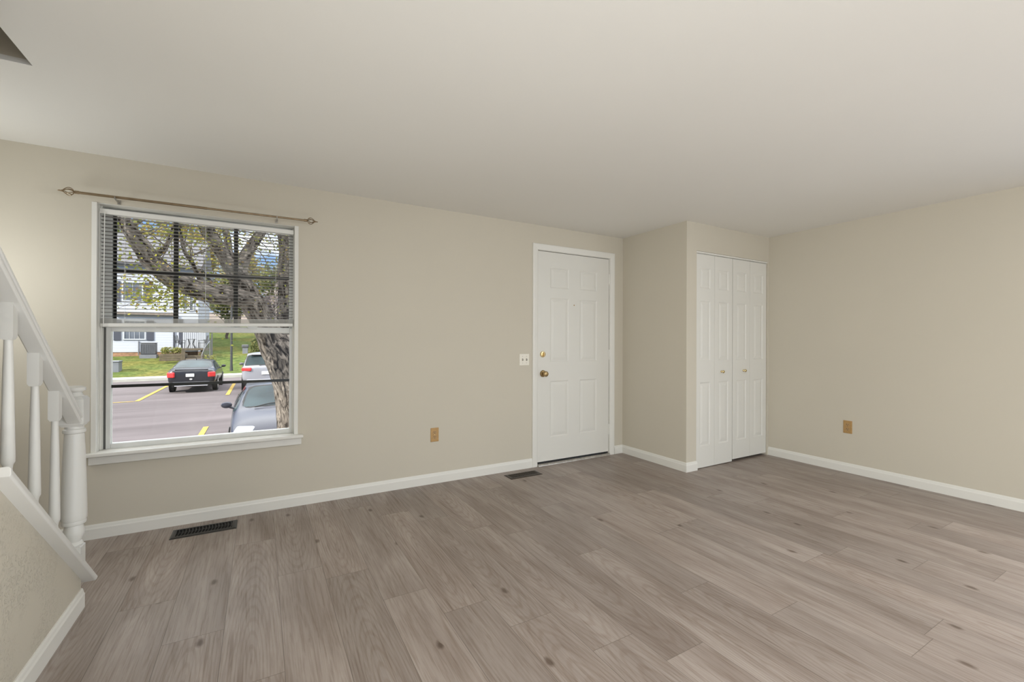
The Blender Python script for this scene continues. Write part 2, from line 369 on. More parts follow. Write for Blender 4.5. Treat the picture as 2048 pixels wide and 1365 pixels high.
# ------------------------------------------------------------------ room shell
WT = 0.16
WX0, WX1, WZ0, WZ1 = -0.872, 0.234, 0.490, 2.002           # window rough opening
DX0, DX1, DZ1 = 2.262, 3.190, 2.066                        # entry door opening
def build_shell():
    # planks: rows run towards the window wall
    W, L0, X0 = 0.205, 1.22, -0.330
    joint = {-1: 2.507, 0: 2.148, 1: 1.766, 3: 2.352, 4: 2.033, 5: 1.805, 6: 1.585, 7: 1.307, 8: 1.134, 9: 1.935,
             10: 1.407, 11: 1.100, 12: 0.695, 14: 1.278, 17: 0.715, 20: 1.085}
    special = {(11, 1): 0.85, (14, 0): 0.95, (20, 0): 1.0, (17, 0): 0.97, (4, 0): 0.68, (3, 0): 0.25, (3, 1): 0.80, (0, 0): 0.55, (0, 1): 0.38,
               (2, 0): 0.45, (5, 0): 0.4, (12, 0): 0.75}
    rnd = random.Random(3)
    bm = bmesh.new(); uvl = bm.loops.layers.uv.new('plank'); uve = bm.loops.layers.uv.new('edge'); cl = bm.loops.layers.float_color.new('tone')
    k0 = int(math.floor((XL-0.2-X0)/W)); k1 = int(math.ceil((XR+0.1-X0)/W))
    for k in range(k0, k1):
        xa, xb = max(X0+k*W, XL-0.1), min(X0+(k+1)*W, XR+0.1)
        j = joint.get(k, rnd.uniform(0, L0)); n = 0
        while j - n*L0 > YB-0.2: n += 1
        y = j - n*L0; idx = -n
        while y < D+WT:
            ya, yb = max(y, YB-0.1), min(y+L0, D+WT)
            # plank idx 0 ends... plank just above the given joint is index 1, just below is 0
            t = special.get((k, idx+1), 0.5 + rnd.gauss(0, 0.17)); t = min(1, max(0, t)); off = rnd.random(); g = rnd.choice((0, 0.3, 1, 1))
            if yb > ya + 1e-4 and xb > xa + 1e-4:
                # subdivide so the edge uv (distance to own edge) is piecewise linear
                xs = [xa, (xa+xb)/2, xb]; ys = [ya, min(ya+0.1, (ya+yb)/2), max(yb-0.1, (ya+yb)/2), yb]
                for i in range(2):
                    for jn in range(3):
                        if ys[jn+1]-ys[jn] < 1e-6: continue
                        P = [(xs[i], ys[jn]), (xs[i+1], ys[jn]), (xs[i+1], ys[jn+1]), (xs[i], ys[jn+1])]
                        f = bm.faces.new([bm.verts.new((px, py, 0)) for px, py in P])
                        for lp, (px, py) in zip(f.loops, P):
                            lp[uvl].uv = (px-xa, py-y)
                            lp[uve].uv = (min(px-xa, xb-px), min(py-ya, yb-py))
                            lp[cl] = (t, off, g, 1)
            y += L0; idx += 1
    # underside so that the floor is a slab
    z = -0.05
    a = [bm.verts.new(p) for p in ((XL-0.1, YB-0.1, z), (XR+0.1, YB-0.1, z), (XR+0.1, D+WT, z), (XL-0.1, D+WT, z))]
    f = bm.faces.new(a[::-1])
    me = bpy.data.meshes.new('floor'); bm.to_mesh(me); bm.free(); me.materials.append(M_FLOOR)
    fl = bpy.data.objects.new('floor', me); COL.objects.link(fl)
    struct(fl, 'grey brown wood plank floor running towards the window wall', 'floor')

    # ceiling with the stair well cut out
    mb = MB(); SX1, SY1, SY0 = -0.803, 2.503, -1.2
    wall_mesh(mb, XL-0.1, XR+0.1, YB-0.1, D+WT, [(XL, SX1, SY0, SY1)], lambda u, v, t: (u, v, t), H, H+0.02)
    struct(mb.build('ceiling', M_CEIL), 'flat off-white painted ceiling', 'ceiling')
    # well above the stairs
    mb = MB(); ZT = H+2.3
    mb.box(XL-0.1, SY1, H+0.02, SX1+0.1, SY1+0.1, ZT); mb.box(SX1, SY0-0.1, H+0.02, SX1+0.1, SY1, ZT)
    mb.box(XL-0.1, SY0-0.1, H+0.02, SX1, SY0, ZT); mb.box(XL-0.1, SY0, H, XL, SY1, ZT); mb.box(XL-0.1, SY0-0.1, ZT, SX1+0.1, SY1+0.1, ZT+0.05)
    struct(mb.build('wall_stairwell', M_WALL), 'beige stair well wall above the ceiling opening at upper left', 'wall')

    # window wall
    mb = MB()
    wall_mesh(mb, XL-0.1, XR+0.1, -0.05, H+0.02, [(WX0, WX1, WZ0, WZ1), (DX0, DX1, -0.05, DZ1)], lambda u, v, t: (u, t, v), D, D+WT)
    struct(mb.build('wall_front', M_WALL), 'beige wall with the window and the entry door', 'wall')
    mb = MB(); wall_mesh(mb, YB-0.1, D, -0.05, H+0.02, [(-1.55, 0.55, 0.62, 2.08)], lambda u, v, t: (t, u, v), XR, XR+0.1)  # out-of-frame opening added in the right wall for the side fill lamp
    struct(mb.build('wall_right', M_WALL), 'beige blank wall on the right with one outlet', 'wall')
    mb = MB().box(XL-0.1, YB-0.1, -0.05, XL, D, H+0.02)
    struct(mb.build('wall_left', M_WALL), 'beige wall beyond the stairs', 'wall')
    mb = MB()                                                    # rear wall, unseen: wide opening assumed behind the added rear fill lamp
    wall_mesh(mb, XL, XR, -0.05, H+0.02, [(0.1, 4.55, 0.02, 2.2)], lambda u, v, t: (u, t, v), YB-0.1, YB)
    struct(mb.build('wall_rear', M_WALL), 'beige rear wall with a wide assumed opening', 'wall')
    # closet box
    mb = MB()
    mb.box(XC, YC, -0.05, XC+0.1, D, H+0.01)
    wall_mesh(mb, XC+0.1, XR, -0.05, H+0.01, [(3.497, 4.622, -0.05, 2.028)], lambda u, v, t: (u, t, v), YC, YC+0.1)
    struct(mb.build('wall_closet', M_WALL), 'beige closet bump-out in the far right corner', 'wall')
    # knee wall of the stairs, full height behind
    s = tan(radians(40.6)); za = lambda y: 0.134 + (2.617-y)*s
    mb = MB()
    poly = [(2.630, -0.02), (2.630, za(2.630)), (1.845, za(1.845)), (1.845, H+0.01), (YB, H+0.01), (YB, -0.02)]
    mb.prism(poly, lambda y, z: (XK, y, z), lambda y, z: (XKB, y, z))
    struct(mb.build('wall_stair', M_KNEE), 'beige rolled-texture knee wall below the sloped stair cap', 'wall')
    # stairs behind the knee wall
    mb = MB(); n = 12; rise, run = H/n*1.0, H/n/s
    for i in range(n):
        y1 = 2.60 - i*run
        mb.box(XL, y1-run-0.03, 0.0 if i < 2 else rise*(i-1), XKB, y1, rise*(i+1))
    struct(mb.build('stairs', M_CARPET), 'carpeted stair flight rising behind the knee wall', 'stairs')

    # baseboards
    BP = [(0, 0), (0.013, 0), (0.013, 0.060), (0.0095, 0.068), (0.0075, 0.078), (0.004, 0.085), (0, 0.085)]
    def board(mb, p0, p1, nrm, m0=0.0, m1=0.0):
        p0, p1, nrm = Vector(p0), Vector(p1), Vector(nrm); d = (p1-p0).normalized()
        mb.prism(BP, lambda u, v: p0 + nrm*u + Vector((0, 0, v)) - d*u*m0, lambda u, v: p1 + nrm*u + Vector((0, 0, v)) + d*u*m1)
    mb = MB(); board(mb, (XL, D, 0), (2.216, D, 0), (0, -1, 0), 0, 0); board(mb, (3.240, D, 0), (XC, D, 0), (0, -1, 0), 0, -1)
    struct(mb.build('baseboard_front', M_TRIM), 'white baseboard along the window wall', 'baseboard')
    mb = MB(); board(mb, (XR, YC-0.0, 0), (XR, YB, 0), (-1, 0, 0))
    struct(mb.build('baseboard_right', M_TRIM), 'white baseboard along the right wall', 'baseboard')
    mb = MB(); board(mb, (XC, D, 0), (XC, YC, 0), (-1, 0, 0), -1, 1); board(mb, (XC, YC, 0), (3.502, YC, 0), (0, -1, 0), 1, 0)
    struct(mb.build('baseboard_closet', M_TRIM), 'white baseboard wrapping the closet corner', 'baseboard')
    mb = MB(); board(mb, (XK, 2.630, 0), (XK, YB, 0), (1, 0, 0), 0, 0)
    struct(mb.build('baseboard_stair', M_TRIM), 'white baseboard at the foot of the stair knee wall', 'baseboard')
build_shell()

# ------------------------------------------------------------------ window
def build_window():
    root = empty('window_1', (-0.32, D, 0.51)); struct(root, 'white double hung window with black grille bars', 'window')
    inv = Matrix.Translation(-root.location)
    def fin(mb, name, m, par=root, **k):
        bmesh.ops.transform(mb.bm, matrix=inv, verts=mb.bm.verts); return mb.build(name, m, par, **k)
    ix0, ix1 = -0.848, 0.209
    # jamb liner boards (edges show as narrow white strips)
    mb = MB(); mb.box(WX0, D-0.006, 0.49, ix0, D+WT, WZ1); mb.box(ix1, D-0.006, 0.49, WX1, D+WT, WZ1)
    mb.box(ix0, D+0.004, WZ1-0.004, ix1, D+WT, WZ1)
    mb.box(ix0, D+0.11, 0.49, ix1, D+WT, 0.535)
    mb.box(ix0, D+0.071, 0.512, -0.8345, D+0.085, 1.255)
    # track ribs on the side jambs
    for x, sgn in ((ix0, 1), (ix1, -1)):
        mb.box(x, D+0.058, 0.512, x+sgn*0.010, D+0.068, WZ1-0.004); mb.box(x, D+0.030, 0.512, x+sgn*0.003, D+0.036, WZ1-0.004)
        mb.box(x, D+0.104, 0.512, x+sgn*0.012, D+0.112, WZ1-0.004)
    fin(mb, 'jamb', M_TRIM, bevel=0.0015)
    mb = MB(); mb.box(-0.8345, D+0.078, 0.512, -0.8235, D+0.083, 1.255); mb.box(ix1-0.004, D+0.072, 0.512, ix1, D+0.079, 1.24)
    fin(mb, 'weatherstrip', M_SEAL)
    # stool and apron
    mb = MB(); mb.box(-0.892, D-0.052, 0.492, 0.266, D, 0.512); mb.box(ix0, D, 0.492, ix1, D+0.115, 0.512)
    fin(mb, 'stool', M_TRIM, bevel=0.004, seg=3)
    mb = MB(); mb.box(-0.880, D-0.019, 0.440, 0.256, D, 0.492)
    fin(mb, 'apron', M_TRIM, bevel=0.003)
    def frame(x0, x1, z0, z1, l, r, b, t, y0, y1):
        mb = MB()
        mb.box(x0, y0, z0, x0+l, y1, z1); mb.box(x1-r, y0, z0, x1, y1, z1)
        mb.box(x0+l, y0, z0, x1-r, y1, z0+b); mb.box(x0+l, y0, z1-t, x1-r, y1, z1)
        mb.box(x0+l-0.006, y1-0.008, z0+b-0.005, x0+l+0.004, y1+0.002, z1-t+0.004)
        return mb
    lo = fin(frame(-0.823, 0.212-0.004, 0.512, 1.272, 0.023, 0.026, 0.030, 0.036, D+0.070, D+0.098), 'lower_sash', M_VINYL, bevel=0.003)
    fin(MB().box(-0.803, D+0.083, 0.541, 0.184, D+0.086, 1.237), 'glass_pane', M_GLASS, lo)
    lo_inv = lo
    mb = MB(); mb.box(-0.803, D+0.086, 0.885, 0.184, D+0.097, 0.903)
    fin(mb, 'grille_bar', M_GRID, lo)
    for x in (-0.55, -0.05):
        fin(MB().box(x-0.03, D+0.066, 1.262, x+0.03, D+0.09, 1.282), 'sash_lock', M_VINYL, lo, bevel=0.002)
    up = fin(frame(-0.838, 0.208, 1.236, WZ1-0.006, 0.036, 0.028, 0.036, 0.040, D+0.100, D+0.126), 'upper_sash', M_VINYL, bevel=0.003)
    fin(MB().box(-0.803, D+0.112, 1.27, 0.182, D+0.115, 1.958), 'glass_pane', M_GLASS, up)
    for x, w in ((-0.792, 0.017), (-0.486, 0.026), (-0.151, 0.026)):
        fin(MB().box(x-w/2, D+0.115, 1.27, x+w/2, D+0.124, 1.958), 'grille_bar', M_GRID, up)
    mb = MB(); mb.box(-0.803, D+0.114, -0.0115, 0.182, D+0.1255, 0.0115)
    M = Matrix.Translation((-0.31, 0, 1.624)) @ Matrix.Rotation(radians(-1.5), 4, 'Y') @ Matrix.Translation((0.31, 0, 0))
    bmesh.ops.transform(mb.bm, matrix=M, verts=mb.bm.verts)
    fin(mb, 'grille_bar', M_GRID, up)
build_window()

def build_blind():
    root = empty('window_blind', (-0.318, D+0.04, 1.97))
    tag(root, 'white mini blind half lowered over the upper window sash', 'blind')
    inv = Matrix.Translation(-root.location)
    def fin(mb, name, m, par=root, **k):
        bmesh.ops.transform(mb.bm, matrix=inv, verts=mb.bm.verts); return mb.build(name, m, par, **k)
    x0, x1, yc = -0.843, 0.204, D+0.040
    fin(MB().box(x0, D+0.022, 1.944, x1, D+0.058, 1.974), 'headrail', M_BLIND, bevel=0.002)
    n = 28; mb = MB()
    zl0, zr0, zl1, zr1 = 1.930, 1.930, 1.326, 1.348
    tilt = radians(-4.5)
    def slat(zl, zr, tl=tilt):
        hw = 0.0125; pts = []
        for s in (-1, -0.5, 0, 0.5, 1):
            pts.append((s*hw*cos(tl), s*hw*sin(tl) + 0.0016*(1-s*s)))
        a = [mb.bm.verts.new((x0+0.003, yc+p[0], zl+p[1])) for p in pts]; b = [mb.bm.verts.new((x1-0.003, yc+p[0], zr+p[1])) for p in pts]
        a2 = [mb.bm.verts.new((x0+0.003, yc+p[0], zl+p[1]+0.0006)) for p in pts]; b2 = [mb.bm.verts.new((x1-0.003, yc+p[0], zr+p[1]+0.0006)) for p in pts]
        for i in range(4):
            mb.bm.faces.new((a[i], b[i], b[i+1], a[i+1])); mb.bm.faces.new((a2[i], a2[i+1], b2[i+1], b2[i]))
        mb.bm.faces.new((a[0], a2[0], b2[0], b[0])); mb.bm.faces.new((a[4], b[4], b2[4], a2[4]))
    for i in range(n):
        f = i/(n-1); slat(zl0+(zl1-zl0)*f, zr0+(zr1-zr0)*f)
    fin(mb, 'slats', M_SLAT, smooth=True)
    mb = MB()
    for i in range(9):                                            # gathered slats above the bottom rail
        slat(1.283+0.0033*i, 1.306+0.0033*i, radians(2))
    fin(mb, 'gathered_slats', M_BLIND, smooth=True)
    mb = MB(); mb.box(x0+0.002, yc-0.013, -0.011, x1-0.002, yc+0.013, 0.011)
    bmesh.ops.transform(mb.bm, matrix=Matrix.Translation((-0.318, 0, 1.283)) @ Matrix.Rotation(radians(-1.25), 4, 'Y') @ Matrix.Translation((0.318, 0, 0)), verts=mb.bm.verts)
    fin(mb, 'bottom_rail', M_BLIND, bevel=0.004, seg=3)
    for x in (-0.728, -0.318, 0.092):
        mb = MB()
        zb = 1.29 + (x-x0)/(x1-x0)*0.022
        for dy in (-0.0133, 0.0133): mb.tube([(x, yc+dy, 1.945), (x, yc+dy, zb)], 0.0007, 5)
        fin(mb, 'ladder_cord', M_CORD)
    mb = MB(); mb.tube([(-0.818, D+0.016, 1.955), (-0.820, D+0.015, 1.6), (-0.821, D+0.014, 1.262)], 0.0022, 6)
    fin(mb, 'tilt_wand', M_CORD)
    mb = MB(); mb.tube([(-0.842, D+0.018, 1.955), (-0.8445, D+0.030, 1.5), (-0.844, D+0.035, 1.20), (-0.842, D+0.045, 1.10), (-0.842, D+0.036, 1.06), (-0.842, D+0.03, 1.10), (-0.843, D+0.028, 1.18)], 0.0016, 6)
    fin(mb, 'lift_cord', M_CORD)
build_blind()

def build_curtain_rod():
    y, z = D-0.088, 2.024
    root = empty('curtain_rod', (-0.32, D, z)); tag(root, 'thin bronze curtain rod with cage finials above the window', 'curtain rod')
    inv = Matrix.Translation(-root.location)
    def fin(mb, name, m, par=root, **k):
        bmesh.ops.transform(mb.bm, matrix=inv, verts=mb.bm.verts); return mb.build(name, m, par, **k)
    mb = MB(); mb.tube([(-0.905, y, z), (-0.30, y, z+0.002)], 0.0078, 14); mb.tube([(-0.30, y, z+0.002), (0.262, y, z+0.005)], 0.0064, 14)
    fin(mb, 'rod', M_ROD, smooth=True)
    for xs, sg, zz in ((-0.905, -1, z), (0.262, 1, z+0.005)):
        mb = MB()
        mb.lathe([(0.0088, 0), (0.0095, 0.004*sg), (0.0085, 0.010*sg), (0.0095, 0.016*sg), (0.006, 0.022*sg)], (xs, y, zz), 'x', 14)
        for k in range(6):
            a = 2*pi*k/6+0.3; path = []
            for t in range(9):
                f = t/8; r = 0.0225*sin(pi*min(1, f*1.0)**0.75)*1.0; tw = a + 0.9*f
                path.append((xs+sg*(0.020+0.052*f), y+r*cos(tw), zz+r*sin(tw)))
            mb.tube(path, 0.0022, 6)
        mb.lathe([(0.004, 0.068*sg), (0.0055, 0.073*sg), (0.003, 0.078*sg), (0.0042, 0.083*sg), (0.001, 0.090*sg)], (xs, y, zz), 'x', 10)
        fin(mb, 'finial', M_ROD, smooth=True)
    for x in (-0.748, 0.094):
        mb = MB(); zz = z + (0.001 if x < 0 else 0.004)
        mb.box(x-0.008, D-0.004, zz-0.022, x+0.008, D, zz+0.004)
        mb.box(x-0.004, y-0.004, zz-0.014, x+0.004, D-0.002, zz-0.009)
        mb.tube([(x, y-0.010, zz+0.002), (x, y-0.009, zz-0.006), (x, y, zz-0.0105), (x, y+0.009, zz-0.006), (x, y+0.010, zz+0.006)], 0.0028, 6)
        fin(mb, 'bracket', M_NICKEL)
build_curtain_rod()

# ------------------------------------------------------------------ doors
def panel_door(mb, x0, x1, z0, z1, y0, y1, panels):
    """slab with moulded panels on the -y face; y0 front, y1 back"""
    us = sorted({x0, x1, *[p[0] for p in panels], *[p[1] for p in panels]}); vs = sorted({z0, z1, *[p[2] for p in panels], *[p[3] for p in panels]})
    for i in range(len(us)-1):
        for j in range(len(vs)-1):
            cu, cv = (us[i]+us[i+1])/2, (vs[j]+vs[j+1])/2
            if any(p[0] < cu < p[1] and p[2] < cv < p[3] for p in panels): continue
            a, b, c, d = us[i], us[i+1], vs[j], vs[j+1]
            mb.quad((a, y0, c), (b, y0, c), (b, y0, d), (a, y0, d))
    for (a, b, c, d) in panels:
        rings = [(0, 0), (0.004, 0.0012), (0.010, 0.0052), (0.016, 0.0056), (0.024, 0.0036), (0.042, 0.0006)]
        for (i0, h0), (i1, h1) in zip(rings, rings[1:]):
            r0 = [(a+i0, y0+h0, c+i0), (b-i0, y0+h0, c+i0), (b-i0, y0+h0, d-i0), (a+i0, y0+h0, d-i0)]
            r1 = [(a+i1, y0+h1, c+i1), (b-i1, y0+h1, c+i1), (b-i1, y0+h1, d-i1), (a+i1, y0+h1, d-i1)]
            for k in range(4): mb.quad(r0[k], r0[(k+1) % 4], r1[(k+1) % 4], r1[k])
        i, h = rings[-1]
        mb.quad((a+i, y0+h, c+i), (b-i, y0+h, c+i), (b-i, y0+h, d-i), (a+i, y0+h, d-i))
    mb.quad((x0, y1, z0), (x0, y1, z1), (x1, y1, z1), (x1, y1, z0))
    mb.quad((x0, y0, z0), (x0, y0, z1), (x0, y1, z1), (x0, y1, z0)); mb.quad((x1, y0, z0), (x1, y1, z0), (x1, y1, z1), (x1, y0, z1))
    mb.quad((x0, y0, z0), (x0, y1, z0), (x1, y1, z0), (x1, y0, z0)); mb.quad((x0, y0, z1), (x1, y0, z1), (x1, y1, z1), (x0, y1, z1))
    return mb

def build_entry_door():
    x0, x1 = 2.2815, 3.1700
    yf = D+0.010
    root = empty('door_1', (2.725, D+0.03, 0)); struct(root, 'white six panel entry door with brass knob and deadbolt', 'door')
    inv = Matrix.Translation(-root.location)
    def fin(mb, name, m, par=root, **k):
        bmesh.ops.transform(mb.bm, matrix=inv, verts=mb.bm.verts); return mb.build(name, m, par, **k)
    P = []
    for a, b in ((2.428, 2.652), (2.788, 3.010)):
        P += [(a, b, 1.700, 1.900), (a, b, 0.985, 1.605), (a, b, 0.258, 0.802)]
    fin(panel_door(MB(), x0, x1, 0.034, 2.046, yf, yf+0.044, P), 'door_slab', M_DOOR)
    # knob, deadbolt, peephole, hinges
    kx = 2.345
    mb = MB(); mb.lathe([(0.0, 0.0), (0.033, 0.0), (0.033, -0.004), (0.028, -0.010), (0.013, -0.014), (0.011, -0.030), (0.016, -0.036), (0.0255, -0.044), (0.027, -0.054), (0.022, -0.064), (0.010, -0.068), (0.0, -0.068)], (kx, yf, 0.875), 'y', 24)
    mb.box(kx-0.003, yf-0.072, 0.868, kx+0.003, yf-0.066, 0.882)
    fin(mb, 'door_knob', M_BRASS, smooth=True)
    mb = MB(); mb.lathe([(0.0, 0.0), (0.030, 0.0), (0.030, -0.005), (0.026, -0.012), (0.012, -0.014), (0.0, -0.014)], (kx-0.003, yf, 1.060), 'y', 24)
    db = fin(mb, 'deadbolt', M_KNOB, smooth=True)
    mb = MB(); mb.box(kx-0.0075, yf-0.030, 1.060-0.019, kx+0.0015, yf-0.013, 1.060+0.019)
    fin(mb, 'thumb_turn', M_BRASS, db, bevel=0.003)
    mb = MB(); mb.lathe([(0, 0), (0.0065, 0), (0.0065, -0.002), (0.004, -0.003), (0, -0.003)], (2.716, yf, 1.545), 'y', 14)
    fin(mb, 'peephole', M_BRASS, smooth=True)
    for z in (1.836, 1.046, 0.266):
        mb = MB(); mb.tube([(3.1735, yf-0.004, z-0.050), (3.1735, yf-0.004, z+0.050)], 0.0055, 10)
        mb.tube([(3.1735, yf-0.004, z-0.056), (3.1735, yf-0.004, z-0.050)], [0.003, 0.006], 8); mb.tube([(3.1735, yf-0.004, z+0.050), (3.1735, yf-0.004, z+0.056)], [0.006, 0.003], 8)
        mb.box(3.168, yf-0.001, z-0.046, 3.185, yf+0.002, z+0.046)
        fin(mb, 'hinge', M_TRIM, smooth=True)
    fin(MB().box(x0+0.004, yf+0.004, 0.022, x1-0.004, yf+0.038, 0.034), 'door_sweep', M_BLACK)
    # casing with jambs
    cas = MB()
    ox0, ox1, oz = 2.216, 3.238, 2.117; jx0, jx1, jz = 2.2775, 3.1745, 2.0505
    CP = [(0, 0), (0, 0.008), (0.006, 0.011), (0.020, 0.0135), (0.040, 0.016), (0.054, 0.015), (0.058, 0.010), (0.058, 0)]  # (across from inner edge, thickness)
    a, b, c = jx0-0.003, jx1+0.003, jz+0.003
    for u_sign, xi in ((-1, a), (1, b)):
        cas.prism(CP, lambda u, v: (xi+u_sign*u, D-v, 0.0), lambda u, v: (xi+u_sign*u, D-v, c+u))
    cas.prism(CP, lambda u, v: (a-u, D-v, c+u), lambda u, v: (b+u, D-v, c+u))
    cas.box(DX0, D, 0, jx0, D+WT, DZ1); cas.box(jx1, D, 0, DX1, D+WT, DZ1); cas.box(jx0, D, jz, jx1, D+WT, DZ1)
    cas.box(jx0, yf+0.045, 0, jx0+0.012, yf+0.075, jz); cas.box(jx1-0.012, yf+0.045, 0, jx1, yf+0.075, jz); cas.box(jx0, yf+0.045, jz-0.012, jx1, yf+0.075, jz)
    struct(cas.build('trim_1', M_TRIM), 'white casing around the entry door', 'trim')
    th = MB(); th.prism([(D-0.022, 0.0), (D-0.020, 0.006), (D-0.005, 0.016), (D+0.06, 0.018), (D+0.10, 0.0)], lambda y, z: (jx0+0.001, y, z), lambda y, z: (jx1-0.001, y, z))
    th.box(jx0+0.001, D+0.062, 0, jx1-0.001, D+0.075, 0.024)
    struct(th.build('trim_2', M_ALU), 'aluminium threshold under the entry door', 'trim')
build_entry_door()

def build_closet_doors():
    def leaf_panels(a, b, dz):
        w = b-a; m = 0.060
        return [(a+m, b-m, 1.685+dz, 1.880+dz), (a+m, b-m, 1.005+dz, 1.570+dz), (a+m, b-m, 0.205+dz, 0.805+dz)]
    yf = YC+0.012
    for name, xa, xb, zb, fold, kx, label in (
        ('door_2', 3.500, 4.0455, 0.006, 0.004, 3.878, 'white bifold closet door next to the closet corner, hung slightly lower'),
        ('door_3', 4.0535, 4.618, 0.024, 0.006, 4.228, 'white bifold closet door next to the right wall')):
        root = empty(name, ((xa+xb)/2, yf, zb)); struct(root, label, 'closet door')
        inv = Matrix.Translation(-root.location); xm = (xa+xb)/2; zt = 2.006
        for i, (a, b) in enumerate(((xa, xm-0.0012), (xm+0.0012, xb))):
            mb = panel_door(MB(), a, b, zb, zt, yf, yf+0.030, leaf_panels(a, b, 0.0))
            bmesh.ops.transform(mb.bm, matrix=inv, verts=mb.bm.verts)
            lf = mb.build('door_leaf', M_DOOR, root)
            if a <= kx <= b:
                kb = MB(); kb.lathe([(0, 0), (0.011, 0), (0.010, -0.004), (0.006, -0.009), (0.0065, -0.014), (0.0135, -0.020), (0.0145, -0.026), (0.010, -0.031), (0, -0.032)], (kx, yf, 0.897), 'y', 18)
                bmesh.ops.transform(kb.bm, matrix=inv, verts=kb.bm.verts)
                kb.build('knob', M_KNOB, lf, smooth=True)
    mb = MB(); mb.box(3.497, YC+0.002, 2.013, 4.622, YC+0.012, 2.026); mb.box(3.497, YC+0.016, 2.010, 4.622, YC+0.05, 2.027)
    struct(mb.build('trim_3', M_TRIM), 'white track strip above the closet doors', 'trim')
    mb = MB(); mb.box(3.466, YC+0.1, 0.0, 4.64, D-0.01, 0.012)  # near-black sheet paints the closet's inner shade
    struct(mb.build('trim_4', M_DARK), 'black sheet standing in for closet shade seen under the bifold doors', 'shade sheet')
build_closet_doors()

